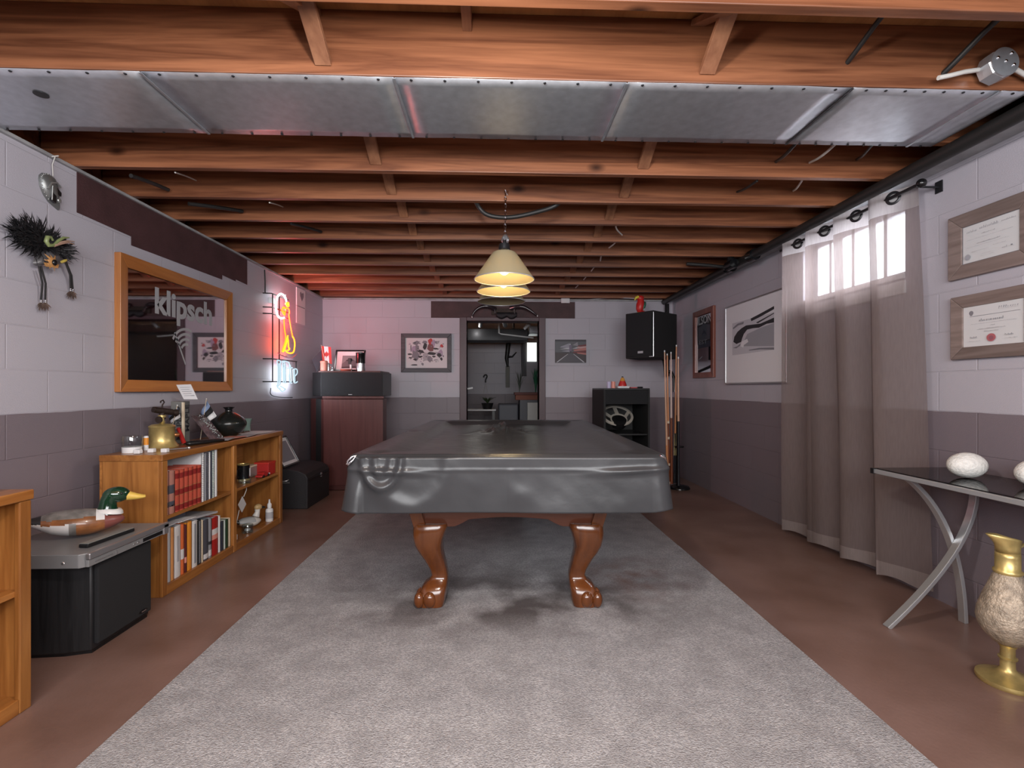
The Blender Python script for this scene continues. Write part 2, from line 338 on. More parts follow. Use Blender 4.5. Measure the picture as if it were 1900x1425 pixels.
def pane_glass(name, tint=(1,1,1), clear=.9, rough=.03):
    m = bpy.data.materials.new(name); m.use_nodes = True; nt = m.node_tree; N = nt.nodes; L = nt.links; N.remove(N['Principled BSDF']); out = N['Material Output']
    g = N.new('ShaderNodeBsdfGlossy'); g.inputs['Roughness'].default_value = rough; tr = N.new('ShaderNodeBsdfTransparent'); tr.inputs[0].default_value = (*tint, 1)
    fr0 = N.new('ShaderNodeLayerWeight'); fr0.inputs[0].default_value = .5; fr1 = N.new('ShaderNodeMath'); fr1.operation = 'POWER'; fr1.inputs[1].default_value = 4.5; L.new(fr0.outputs['Facing'], fr1.inputs[0]); fr = N.new('ShaderNodeMath'); fr.operation = 'MULTIPLY_ADD'; fr.inputs[1].default_value = .9; fr.inputs[2].default_value = .045; L.new(fr1.outputs[0], fr.inputs[0]); mx = N.new('ShaderNodeMixShader')
    mr = N.new('ShaderNodeMath'); mr.operation = 'MULTIPLY_ADD'; mr.inputs[1].default_value = 1; mr.inputs[2].default_value = 1-clear-.04 if clear < .95 else 0; mr.use_clamp = True
    L.new(fr.outputs[0], mr.inputs[0]); L.new(mr.outputs[0], mx.inputs[0]); L.new(tr.outputs[0], mx.inputs[1]); L.new(g.outputs[0], mx.inputs[2]); L.new(mx.outputs[0], out.inputs[0]); return m
m_pane = pane_glass('window_pane', (.97, .98, 1), .96)
m_smoke = pane_glass('smoked_glass', (.22, .20, .20), .96)
m_picglass = pane_glass('picture_glass', (1, 1, 1), .96)
m_jar = pane_glass('jar_glass', (.86, .9, .9), .86, .06)
m_mirror = M('tinted_mirror', (.62, .60, .62), .03, 1)
def shade_glass():
    m = bpy.data.materials.new('shade_glass'); m.use_nodes = True; nt = m.node_tree; N = nt.nodes; L = nt.links; N.remove(N['Principled BSDF']); out = N['Material Output']
    d = N.new('ShaderNodeBsdfDiffuse'); d.inputs[0].default_value = (.50, .43, .28, 1); t = N.new('ShaderNodeBsdfTranslucent'); t.inputs[0].default_value = (.38, .30, .13, 1)
    g = N.new('ShaderNodeBsdfGlossy'); g.inputs['Roughness'].default_value = .12; a = N.new('ShaderNodeMixShader'); a.inputs[0].default_value = .35; b = N.new('ShaderNodeMixShader'); b.inputs[0].default_value = .08
    L.new(d.outputs[0], a.inputs[1]); L.new(t.outputs[0], a.inputs[2]); L.new(a.outputs[0], b.inputs[1]); L.new(g.outputs[0], b.inputs[2]); L.new(b.outputs[0], out.inputs[0]); return m
m_shade = shade_glass()
def emis(name, col, st):
    return M(name, (0, 0, 0), .5, emit=(col, st))
m_bulb = emis('lit_bulb', (1, .78, .40), 3)
m_neon_w = emis('neon_white', (.86, .95, 1), 4)
m_neon_b = emis('neon_ice', (.66, .88, 1), .62)
m_neon_o = emis('neon_orange', (1, .055, .003), 8)
m_neon_y = emis('neon_yellow', (1, .11, .003), 8)
m_neon_off = M('neon_unlit', (.55, .30, .42), .2)

# ================================================================ the room
XL, XR, YB, ZT = -2.17, 2.30, 6.20, 2.237
struct(B().box(-2.6, 2.8, -1.6, 10, -.12, 0).build('floor', m_floor, fix=False))
struct(B().box(XL-.2, XL, -1.6, YB, 0, ZT).build('wall_left', m_wall_x, fix=False))
wy0, wy1, wz0, wz1 = 2.64, 3.54, 1.745, 2.16
b = B(); b.box(XR, XR+.2, -1.6, wy0, 0, ZT); b.box(XR, XR+.2, wy1, YB, 0, ZT); b.box(XR, XR+.2, wy0, wy1, 0, wz0); b.box(XR, XR+.2, wy0, wy1, wz1, ZT)
struct(b.build('wall_right', m_wall_x, fix=False))
struct(B().box(XL-.2, XR+.2, -1.7, -1.6, 0, 2.5).build('wall_front', m_wall_y, fix=False))
DX0, DX1, DZ = -.357, .566, 1.98
b = B(); b.box(XL-.2, DX0, YB, YB+.2, 0, ZT); b.box(DX1, XR+.2, YB, YB+.2, 0, ZT); b.box(DX0, DX1, YB, YB+.2, DZ, ZT)
struct(b.build('wall_back', m_wall_y, fix=False))
struct(B().box(-2.6, 2.8, -1.6, 10, 2.475, 2.50).build('ceiling', m_subfloor, fix=False))
# painted lintel courses, sill plates, rim boards
st = [(2.597, 2.222), (2.597, 2.012), (2.974, 2.004), (2.974, 1.952), (3.938, 1.963), (3.938, 2.0), (4.14, 1.994), (4.14, 2.010), (4.328, 2.004), (4.328, 2.222)]
struct(B().prism(st, lambda a, c, t: (XL+.004*t, a, c)).build('trim_1', m_brownpaint, fix=False))
struct(B().box(-.81, 1.03, YB-.004, YB, 1.993, 2.205).build('trim_2', m_brownpaint, fix=False))
b = B(); b.box(-.446, -.357, YB-.022, YB+.2, 0, 2.0); b.box(.566, .649, YB-.022, YB+.2, 0, 2.0); b.box(-.357, .566, YB-.022, YB+.2, 1.955, 2.0)
struct(b.build('door_1', m_trim, fix=False, bevel=.004))
struct(B().box(XL-.02, XL+.018, -1.6, YB, 2.222, ZT).build('trim_3', m_greytrim, fix=False))
struct(B().box(XR-.11, XR+.02, -1.6, YB, 2.218, ZT).build('trim_4', m_greytrim, fix=False))
struct(B().box(XL, XR, YB-.02, YB+.02, 2.215, ZT).build('trim_5', m_greytrim, fix=False))
b = B(); b.box(XL-.2, XL-.16, -1.6, YB, ZT, 2.475); struct(b.build('trim_6', m_joist, fix=False))
b = B(); b.box(XR+.16, XR+.2, -1.6, YB, ZT, 2.475); struct(b.build('trim_7', m_joist, fix=False))
struct(B().box(XL-.2, XR+.2, YB+.02, YB+.06, ZT, 2.475).build('trim_8', m_joist, fix=False))
# the room through the doorway
struct(B().box(-1.3, 1.6, 9.5, 9.6, 0, 2.4).build('wall_far', m_wall_y, fix=False))
b = B(); b.box(-1.4, -1.3, YB+.2, 9.6, 0, 2.4); struct(b.build('wall_far_left', m_wall_x, fix=False))
b = B(); b.box(1.6, 1.7, YB+.2, 9.6, 0, 2.4); struct(b.build('wall_far_right', m_wall_x, fix=False))

# window in the wall at the side
w = struct(B().box(XR+.09, XR+.13, wy0, wy1, wz0, wz0+.035).box(XR+.09, XR+.13, wy0, wy1, wz1-.03, wz1).box(XR+.09, XR+.13, wy0, wy0+.035, wz0, wz1).box(XR+.09, XR+.13, wy1-.035, wy1, wz0, wz1)
       .box(XR+.09, XR+.13, 2.872, 2.900, wz0, wz1).box(XR+.09, XR+.13, 3.14, 3.168, wz0, wz1).box(XR+.09, XR+.13, 3.36, 3.385, wz0, wz1).build('window_1', m_white, fix=False))
B().box(XR+.105, XR+.109, wy0+.03, wy1-.03, wz0+.03, wz1-.03).build('pane', m_pane, w)
b = B(); b.box(XR-.02, XR+.09, wy0, wy1, wz0-.03, wz0); b.box(XR-.012, XR, wy0-.01, wy1+.01, wz0-.115, wz0-.04); b.build('sill', m_white, w, bevel=.004)

# ================================================================ joists, ceiling metal, bracing
JY = [1.45]+[1.82+.39*k for k in range(0, 12)]     # far edges
for k, y in enumerate(JY):
    o = B().box(XL-.15, XR+.15, y-.038, y, ZT+.0005, 2.475).build('ceiling_joist', m_joist, bevel=.003)
    tag(o, ['brown ceiling joist cut off by the top edge of the photo', 'knotty brown ceiling joist in front of the shiny metal panels', 'brown ceiling joist along the back edge of the metal panels'][k] if k < 3 else
        f'brown ceiling joist, {ORD[k-3]} one behind the joist that ends the metal panels', 'joist', 'ceiling joists')
seams = [XL-.02, -1.27, -.367, .492, 1.352, 1.93, 2.05]
pl = ['corner by the tribal masks, with a dark hole', 'with the bright white glare patch beside the pierced one', 'between the glare patch panel and the pendant reflection panel', 'plain one with the dull grey sheen before the bright window-side one',
      'catching bright window light near the junction box', 'short end piece at the black pipe']
pl = ['pierced by a round dark hole above the tribal masks', 'second along from the pierced one', 'in the middle, above the hanging pool table lamp', 'fourth along from the pierced one', 'fifth along from the pierced one, towards the window', 'short end piece tucked against the black pipe']
for i in range(6):
    x0, x1 = seams[i], seams[i+1]
    t = thing('metal_sheet', f'galvanised metal sheet under the joists, {pl[i]}', 'metal sheet', ((x0+x1)/2, 2.0, 2.23), group='galvanised sheets under the joists')
    b = B(); z = 2.2365
    n = 10
    rows = []
    for yy in (1.783, 1.83, 1.9, 2.0, 2.1, 2.16, 2.209):
        rows.append([Vector((x0+.002+(x1-x0-.004)*j/n, yy, z-.004+.0025*noise.noise(Vector((j*.8+i*7, yy*6, 0)))+(.002 if yy in (1.783, 2.209) else 0))) for j in range(n+1)])
    b.loft(rows, False, False, closed=False); b.build('sheet', m_galv, t, smooth=60, solid=.0008)
    b = B(); b.box(x1-.006, x1+.004, 1.785, 2.207, z-.0075, z-.004); 
    if i < 5: b.build('seam', m_galv if i != 3 else m_darkmetal, t)
    b = B()
    for q in range(7):
        xx = x0+.06+(x1-x0-.12)*q/6
        for yy in (1.795, 2.2): b.ell((xx, yy, z-.005), (.006, .006, .003), seg=8, rings=4)
    b.build('nail_heads', m_darkmetal, t)['kind'] = 'stuff'
    if i == 0: B().lathe([(.024, 0), (.024, .0015)], (-1.745, 1.93, z-.0085), 18).build('hole', m_black, t)
for side, xx in (('bookcase', -.62), ('window', .79)):
    for k in range(len(JY)-1):
        if k == 1: continue
        y0, y1 = JY[k], JY[k+1]-.038
        for up in (0, 1):
            if up == 1 and k > 4: continue
            a, c = (Vector((xx+.035*up, y0, 2.46)), Vector((xx+.035*up, y1, 2.275)))
            if up: a, c = Vector((xx-.035, y0, 2.275)), Vector((xx-.035, y1, 2.46))
            d = (c-a); R = d.to_track_quat('Y', 'Z').to_matrix()
            o = B().obox((a+c)/2, (.058 if not up else .05, d.length, .022), R).build('bridging_strut', m_brace, bevel=.002)
            bay = 'first bay at the top of the photo' if k == 0 else f'{ORD[k-2]} bay behind the metal panels'
            tag(o, f'{"rising" if up else "sloping"} wooden bridging strut on the {side} side, {bay}', 'bridging strut', 'bridging struts between joists')
tag(B().box(-.118, -.083, 1.46, 1.781, 2.405, 2.474).build('wood_block', m_brace, bevel=.003), 'short wooden nailing block above the middle of the first big joist', 'wood block')

# pipes along the wall top
t = thing('black_pipe', 'long black pipe under the joist ends above the curtain', 'pipe', (2.15, 1.6, 2.2))
B().tube([(2.09, .6, 2.203), (2.17, 6.15, 2.203)], .033, 14).build('pipe_run', m_cable_b, t, smooth=40)
for yy in (3.95, 4.35): B().tube([(2.09+.0144*(yy-.6), yy-.04, 2.2), (2.09+.0144*(yy-.6), yy+.04, 2.2)], .048, 14).build('coupling', m_blackgloss, t, smooth=40)
b = B(); b.tube([(2.05, 4.15, 2.16), (2.05, 4.15, 2.236)], .03, 12); b.tube([(2.05, 4.08, 2.17), (2.05, 4.2, 2.17)], .04, 12); b.build('clean_out', m_blackgloss, t, smooth=40)
b = B(); b.tube([(2.13, 4.35, 2.2), (1.95, 4.36, 2.22), (1.75, 4.37, 2.235)], .016, 8); b.build('branch', m_cable_b, t, smooth=60)
t = thing('corner_pipe', 'upright black pipe in the corner beside the wall speaker', 'pipe', (2.19, 6.1, 0))
B().tube([(2.19, 6.1, 1.25), (2.19, 6.1, 2.17)], .028, 12).build('pipe_run', m_blackgloss, t, smooth=40)
B().tube([(2.19, 6.1, 1.32), (2.24, 6.08, 1.3), (2.27, 6.06, 1.22), (2.27, 6.05, 1.05)], .02, 10).build('elbow', m_blackgloss, t, smooth=60)
def cable(pts, r, mat, label, seg=8):
    # smooth the polyline
    P = [Vector(p) for p in pts]
    for _ in range(2):
        Q = [P[0]]
        for a, c in zip(P, P[1:]): Q += [a.lerp(c, .25), a.lerp(c, .75)]
        P = Q+[P[-1]]
    o = B().tube(P, r, seg).build('cable', mat, smooth=60); tag(o, label, 'cable', 'cables at the joists'); return o
cable([(1.36, 1.47, 2.44), (1.345, 1.62, 2.40), (1.33, 1.76, 2.335), (1.328, 1.79, 2.325)], .009, m_cable_b, 'black cable running into the first big joist, in mid bay')
cable([(1.80, 1.47, 2.43), (1.76, 1.62, 2.40), (1.71, 1.75, 2.31), (1.70, 1.79, 2.29)], .010, m_cable_b, 'black cable hanging behind the round junction box')
for px, py, qx, qy, mt, r, lab in ((1474, 268, 1440, 300, m_cable_b, .008, 'black cable end hooked below the metal panels, window side'), (1548, 270, 1502, 302, m_cable_w, .006, 'white cable end just behind the metal panels, window side'),
        (1614, 272, 1590, 296, m_cable_b, .007, 'short black cable end close to the black pipe')):
    a, c = on_y(px, py, 2.235), on_y(qx, qy, 2.56); cable([a+Vector((.02, 0, .02)), a.lerp(c, .5)+Vector((0,0,-.012)), c], r, mt, lab)
for px, py, qx, qy, mt, r, lab in ((1405, 335, 1368, 356, m_cable_b, .007, 'black cable end in the second bay behind the metal panels'), (1488, 335, 1472, 354, m_cable_w, .006, 'white cable end in the second bay near the curtain rod')):
    a, c = on_y(px, py, 2.63), on_y(qx, qy, 2.95); cable([a, a.lerp(c, .6)+Vector((0,0,-.01)), c], r, mt, lab)
for px, py, qx, qy, yy, mt, r, lab in ((243, 326, 312, 352, 2.63, m_cable_b, .011, 'thick black cable poking out above the brown wall strip'), (325, 320, 364, 335, 2.63, m_cable_w, .004, 'thin white wire above the brown wall strip'),
        (350, 378, 450, 392, 3.02, m_cable_b, .012, 'thick black cable two bays back above the brown wall strip'), (500, 376, 525, 384, 3.02, m_cable_w, .004, 'thin white wire two bays back above the mirror'),
        (540, 415, 596, 430, 3.41, m_cable_b, .010, 'black cable end above the neon sign side, middle bays'), (775, 497, 836, 501, 4.98, m_cable_b, .014, 'black cable far back near the hanging lamp')):
    a, c = on_y(px, py, yy), on_y(qx, qy, yy+.29); cable([a, a.lerp(c, .5)+Vector((0,0,.004)), c], r, mt, lab)
p = [on_y(px, py, 3.0) for px, py in ((888, 382), (902, 396), (930, 401), (960, 399), (990, 392), (1030, 381))]
cable([p[0]+Vector((-.02, -.01, .03))]+[q+Vector((0, .03, 0)) for q in p]+[p[-1]+Vector((.04, -.01, .03))], .014, m_cable_b, 'drooping black hose behind the lamp chain')
for px, py, qx, qy, yy, lab in ((1141, 423, 1154, 436, 3.45, 'first of the short white wires hanging in line beside the lamp'), (1143, 450, 1130, 460, 3.8, 'second of the short white wires hanging in line beside the lamp'), (1116, 473, 1114, 484, 4.2, 'third of the short white wires hanging in line beside the lamp'),
        (1104, 494, 1097, 503, 4.6, 'fourth of the short white wires hanging in line beside the lamp'), (1089, 512, 1083, 519, 5.0, 'fifth of the short white wires hanging in line beside the lamp'), (1075, 527, 1068, 534, 5.4, 'sixth of the short white wires hanging in line beside the lamp')):
    a, c = on_y(px, py, yy), on_y(qx, qy, yy+.2); jb = min(JY, key=lambda q: abs(q-a.y)); cable([Vector((a.x, jb-.005, a.z+.03)), a, c], .006, m_cable_w, lab, 6)
# round metal junction box on the first big joist
c = on_y(1845, 127, 1.74)
t = thing('junction_box', 'round metal junction box with white cables on the first big joist', 'junction box', c)
R = Matrix.Rotation(-PI/2, 3, 'X')
B().lathe([(.052, -.02), (.054, .0), (.054, .03), (.05, .036)], c, 8, Matrix.Rotation(PI/2, 3, 'X')).build('box', m_galv, t)
b = B(); b.lathe([(.0, .036), (.052, .036), (.052, .040), (.0, .042)], c, 24, Matrix.Rotation(PI/2, 3, 'X')); b.build('cover', m_galv, t, smooth=40)
b = B(); [b.ell(c+Vector((dx, -.042, dz)), (.006, .004, .006), seg=8, rings=5) for dx, dz in ((-.03, .012), (.03, -.012), (0, 0), (.022, .03))]; b.build('screws', m_chrome, t, smooth=60)
B().tube([c+Vector((-.05, .01, .0)), c+Vector((-.11, .005, -.012)), c+Vector((-.17, 0, -.03)), c+Vector((-.215, 0, -.04))], .0085, 8).build('white_cable', m_cable_w, t, smooth=60)
B().tube([c+Vector((.05, .01, .0)), c+Vector((.09, .005, .0)), c+Vector((.16, .01, -.03)), c+Vector((.25, .02, -.04))], .0085, 8).build('white_cable', m_cable_w, t, smooth=60)

# ================================================================ carpet
tag(B().box(-1.20, 1.27, .2, 3.312, .0005, .012).build('carpet', m_rug, fix=False), 'pale grey carpet strip across the front half of the floor', 'carpet', 'carpet pieces')
tag(B().box(-1.20, 1.27, 3.319, 5.3, .0005, .009).build('carpet', m_rug, fix=False), 'pale grey carpet strip under the far half of the pool table', 'carpet', 'carpet pieces')
# ================================================================ pool table
TC = Vector((.095, 3.34, .008)); TR = math.radians(-1.7)
t = thing('pool_table', 'cherry wood pool table on carved claw legs under a black cover', 'pool table', TC, TR)
TWD, TLN = 1.40, 2.36
b = B(); b.box(-TWD/2+.05, TWD/2-.05, -TLN/2+.05, TLN/2-.05, .60, .735); b.build('bed', m_cherry_x, t, local=True)
b = B()
for sx in (-1, 1): b.box(sx*.64-.06, sx*.64+.06, -TLN/2+.01, TLN/2-.01, .735, .782)
for sy in (-1, 1): b.box(-TWD/2+.01, TWD/2-.01, sy*1.12-.06, sy*1.12+.06, .735, .782)
b.build('rail', m_cherry_x, t, local=True, bevel=.01)
# cabinet: tapering apron with a scalloped lower edge, ends then sides
def apron(length, zlow, zarch, top_half, bot_half, fn):
    pts = [(-top_half, .60), (-bot_half, zlow)]
    e = bot_half*.60
    pts += [(-e, zlow)]+[(-e+.28*e*k/6, zlow+(zarch-zlow)*.75*(k/6)**1.3) for k in range(1, 7)]
    pts += [(-.72*e+1.44*e*k/10, zlow+(zarch-zlow)*(.75+.25*math.sin(PI*k/10))) for k in range(1, 10)]
    pts += [(e-.28*e*k/6, zlow+(zarch-zlow)*.75*(k/6)**1.3) for k in range(6, 0, -1)]+[(e, zlow), (bot_half, zlow), (top_half, .60)]
    return B().prism(pts, fn)
for s in (-1, 1):
    apron(1, .402, .452, .505, .455, lambda a, c, q, s=s: (a, s*(.90+.05*(c-.4)/.2+.025*q), c)).build('end_apron', m_cherry_x, t, local=True, bevel=.003)
    apron(1, .402, .452, .93, .90, lambda a, c, q, s=s: (s*(.430+.05*(c-.4)/.2+.025*q), a, c)).build('side_apron', m_cherry, t, local=True, bevel=.003)
    for q in (-1, 1):
        b = B(); z0, z1 = .40, .60
        x0 = q*.455
        b.loft([[Vector((x0+dx+q*k*.05, s*(.935+dy+k*.05), .402+.198*k)) for dx, dy in ((-.05, -.05), (.012, -.05), (.012, .012), (-.05, .012))] if q > 0 else
                [Vector((x0+dx+q*k*.05, s*(.935+dy+k*.05), .402+.198*k)) for dx, dy in ((-.012, -.05), (.05, -.05), (.05, .012), (-.012, .012))] for k in (0, 1)])
        b.build('corner_post', m_cherry, t, local=True, bevel=.004)
LEG = [(.42, -.080, .082), (.405, -.088, .085), (.38, -.090, .074), (.345, -.088, .062), (.31, -.080, .055), (.27, -.062, .056), (.235, -.042, .062), (.20, -.026, .068), (.172, -.014, .073), (.145, -.006, .077), (.12, -.016, .077), (.105, -.040, .076), (.085, -.055, .074), (.06, -.064, .071), (.03, -.066, .068), (.006, -.062, .062)]
def make_leg(q, s):
    b = B(); cx, cy = q*.385, s*.885; rings = []
    for z, o, i in LEG:
        o, i = -o, -i                                  # o: reach outward, i: reach inward
        ring = []
        def lim(sgn_out): return o if sgn_out > 0 else i
        n = 24
        for j in range(n):
            a = 2*PI*j/n; ca, sa = math.cos(a), math.sin(a); e = .55
            ux = math.copysign(abs(ca)**e, ca); uy = math.copysign(abs(sa)**e, sa)
            mid = (o+i)/2; hw = (o-i)/2
            ring.append(Vector((cx+q*(mid+hw*ux), cy+s*(mid+hw*uy), z)))
        rings.append(ring)
    b.loft(rings); 
    # claw toes: a rounded central knuckle on each outward face, smaller ones at the sides
    for dx, dy in ((0, 1), (1, 0), (1, 1)):
        c = Vector((cx+q*(.004 if dx == 0 else .052), cy+s*(.004 if dy == 0 else .052), .040))
        b.ell(c+Vector((q*(.004 if dx else 0), s*(.004 if dy else 0), .004)), (.032 if dx == 0 else .026, .032 if dy == 0 else .026, .040), seg=20, rings=12)
    o = b.build('leg', m_cherry, t, local=True, smooth=50)
    return o
for s in (-1, 1):
    for q in (-1, 1): make_leg(q, s)

# ================================================================ the vinyl cover
def cover():
    W2, L2, R0 = TWD/2+.012, TLN/2+.012, .07
    base = []                                     # perimeter at 1 cm steps: (point, normal, along, side)
    st = .011
    def line(p, q, nrm):
        n = max(1, int((Vector(q)-Vector(p)).length/st))
        for k in range(n): base.append((Vector(p).lerp(Vector(q), k/n), Vector(nrm)))
    def arc(c, a0):
        n = 14
        for k in range(n):
            a = a0+PI/2*k/n; base.append((Vector((c[0]+R0*math.cos(a), c[1]+R0*math.sin(a))), Vector((math.cos(a), math.sin(a)))))
    line((-W2+R0, -L2), (W2-R0, -L2), (0, -1)); arc((W2-R0, -L2+R0), -PI/2)
    line((W2, -L2+R0), (W2, L2-R0), (1, 0)); arc((W2-R0, L2-R0), 0)
    line((W2-R0, L2), (-W2+R0, L2), (0, 1)); arc((-W2+R0, L2-R0), PI/2)
    line((-W2, L2-R0), (-W2, -L2+R0), (-1, 0)); arc((-W2+R0, -L2+R0), PI)
    n = len(base)
    ZR = .797
    def corner_d(x, y): return min(math.hypot(abs(x)-W2+.03, abs(y)-L2+.03), 9)
    def top_z(x, y):
        d = min(W2-abs(x), L2-abs(y))
        def ss(a, c, v): v = max(0, min(1, (v-a)/(c-a))); return v*v*(3-2*v)
        z = ZR-.010*(1-ss(0, .022, d))
        z -= .036*ss(.10, .24, d)
        z += .009*noise.noise(Vector((x*2.6, y*2.0, 3)))*ss(.1, .3, d)+.0015*noise.noise(Vector((x*14, y*30, 1)))*ss(.12, .3, d)
        cd = math.hypot(abs(x)-W2+.10, abs(y)-L2+.10); z -= .012*math.exp(-(cd/.05)**2)                # over the corner pockets
        z -= .008*math.exp(-((abs(x)-W2+.06)/.05)**2-(y/.06)**2)
        # bunched folds in the middle
        cx, cy = -.05, .36; dx, dy = x-cx, y-cy; r = math.hypot(dx/1.15, dy/1.5)
        g = math.exp(-(r/.10)**2)
        z += g*(.022+.095*abs(noise.noise(Vector((dx*12+3, dy*8, 5))))+.050*abs(noise.noise(Vector((dx*26, dy*18, 9)))))
        z += .012*math.exp(-((dx-.13+.35*dy)/.008)**2)*math.exp(-(dy+.05)**2/.03)
        z += .004*math.exp(-((dx+.14-.5*dy)/.02)**2)*math.exp(-(dy+.15)**2/.03)
        return z
    vs = []; fs = []
    rings = []
    # top: rings drawn in towards the long middle line
    ins = [0, .004, .010, .018, .028]+[.04+.0125*k for k in range(53)]
    ins = [d for d in ins if d < W2-.02]
    for d in ins:
        ring = []
        for p, nr in base:
            k = d/W2
            q = Vector((p.x*(1-d/W2), math.copysign(max(0, abs(p.y)-d*(1 if abs(p.y) > L2-W2 else abs(p.y)/(L2-W2+1e-6)*1.0)), p.y)))
            ring.append(Vector((q.x, q.y, top_z(q.x, q.y))))
        rings.append(ring)
    rings = rings[::-1]
    drop = [.004+.0065*k for k in range(38)]
    sk = []
    per = 0; along = []
    for i in range(n):
        along.append(per); per += (base[(i+1) % n][0]-base[i][0]).length
    FL = Vector((-W2, -L2)); FR = Vector((W2, -L2))
    for h in drop:
        ring = []
        for i, (p, nr) in enumerate(base):
            hmax = drop[-1]; u = h/hmax
            out = .006+.017*u**1.3
            s = along[i]
            out += .018*u*noise.noise(Vector((s*2.2, 0, h*2)))+.004*u*noise.noise(Vector((s*5+h*3, 4, h*4)))+.0012*noise.noise(Vector((s*14-h*8, 9, h*12)))*min(1, u*3)
            # fold lobes hanging from the corners
            for C, sg, k1 in ((FL, 1, 1.0), (FR, -1, .55), (Vector((W2, L2)), 1, .6), (Vector((-W2, L2)), 1, .6)):
                a = (p.x-C.x)*sg if nr.y < -.5 else 9
                if -.05 < a < .5:
                    if k1 == 1.0:
                        e = math.hypot((a-.155)/.085, (h-.008)/.125); out += .017*math.exp(-((e-1)/.17)**2)
                        e = math.hypot((a-.16)/.035, (h-.0)/.085); out += .010*math.exp(-((e-1)/.3)**2)
                        e = math.hypot((a-.285)/.16, (h-.03)/.19); out += .007*math.exp(-((e-1)/.2)**2)
                        out -= .010*math.exp(-((a-.045)/.03)**2-((h-.07)/.06)**2)
                    else:
                        out += .014*math.exp(-((h-.055-.05*a)/.013)**2)*math.exp(-((a-.17)/.13)**2)
                        out += .006*math.exp(-((a-.02)/.025)**2)*math.exp(-((h-.05)/.06)**2)
            if nr.y < -.5:
                out += .0022*math.exp(-((p.x-.012)/.004)**2)*(1 if h > .05 else 0)                 # middle seam
                out += .006*math.exp(-((p.x-.06)/.05)**2-((h-.17)/.05)**2)
            out += .0022*math.exp(-((h-.058)/.005)**2)
            corner = abs(nr.x*nr.y)*2
            out += .022*corner*u
            z = ZR-.010-h+.012*u*noise.noise(Vector((s*1.3, 7, 0)))+.012*corner*u
            ring.append(Vector((p.x+nr.x*out, p.y+nr.y*out, z)))
        sk.append(ring)
    allr = rings+sk
    b = B(); b.loft(allr, True, False)
    return b
t2 = thing('pool_table_cover', 'black vinyl dust cover draped over the pool table', 'cover', TC+Vector((0, 0, .55)), TR)
MWT = MW[t2.name].copy()
b = cover(); b.v = [p-Vector((0, 0, .55)) for p in b.v]
o = b.build('cover_sheet', m_vinyl, t2, local=True, smooth=70, solid=.0012)
# shine on the folded vinyl corners, built as chrome tubes
b = B(); b.tube([(-.672, -1.185, .243), (-.690, -1.192, .238), (-.706, -1.196, .222), (-.714, -1.196, .205), (-.704, -1.204, .205), (-.684, -1.2, .225)], .0045, 8, closed=True); b.build('corner_shine', m_chrome, t2, local=True, smooth=60)
b = B(); b.tube([(.675, -1.19, .240), (.695, -1.185, .232), (.709, -1.17, .218)], .005, 8); b.build('corner_shine', m_chrome, t2, local=True, smooth=60)

# ================================================================ hanging lamp
t = thing('billiard_lamp', 'hanging pool table lamp with three cone shades in a row', 'lamp', (.055, 3.13, 1.72))
b = B()
P0, P1 = Vector((.065, 2.945, 2.30)), Vector((.062, 2.93, 1.985))
n = 15
for k in range(n):
    c = P0.lerp(P1, (k+.5)/n); L_ = .0135
    pts = []
    for j in range(12):
        a = 2*PI*j/12; q = Vector((math.cos(a)*.0062, 0, math.sin(a)*L_))
        if k % 2: q = Vector((0, q.x, q.z))
        pts.append(c+q)
    b.tube(pts, .0019, 5, closed=True)
b.build('chain', m_chrome, t, smooth=60)
b = B(); b.tube([P0+Vector((.0, .0, .0)), P0+Vector((.012, .004, -.03)), P0+Vector((.016, .008, .0))], .003, 6); b.build('hook', m_chrome, t, smooth=60)
b = B(); b.lathe([(.004, .105), (.012, .10), (.022, .085), (.024, .07), (.016, .055), (.010, .05), (.012, .04), (.026, .03), (.026, 0)], (.06, 2.78, 1.875), 18)
b.build('finial', m_silver, t, smooth=50)
B().tube([(.0555, 2.70, 1.935), (.054, 3.56, 1.935)], .011, 10).build('bar', m_darkmetal, t, smooth=50)
B().tube([(.062, 2.93, 1.99), (.058, 2.93, 1.94)], .006, 8).build('chain_loop', m_darkmetal, t, smooth=50)
for k, (x, y) in enumerate(((.0545, 2.78), (.057, 3.13), (.047, 3.49))):
    sh = B().lathe([(.055, .157), (.066, .152), (.072, .145), (.170, .004), (.172, 0), (.169, .001), (.069, .143), (.05, .150)], (x, y, 1.722), 48, cap0=False, cap1=False).build('shade', m_shade, t, smooth=60)
    B().tube([(x+.171*math.cos(2*PI*j/48), y+.171*math.sin(2*PI*j/48), 1.722) for j in range(48)], .0028, 6, closed=True).build('rim', m_satin, sh, smooth=60)
    B().lathe([(.0, .05), (.03, .05), (.034, .02), (.02, .0), (.018, -.05)], (x, y, 1.875), 16).build('socket', m_darkmetal, sh, smooth=40)
    B().ell((x, y, 1.792), (.036, .036, .045), seg=18, rings=12).build('bulb', m_bulb if k < 2 else m_white, sh, smooth=80)
    if k < 2: light('pendant_bulb', 'POINT', (x, y, 1.735), 3.0, (1, .72, .36), radius=.02)

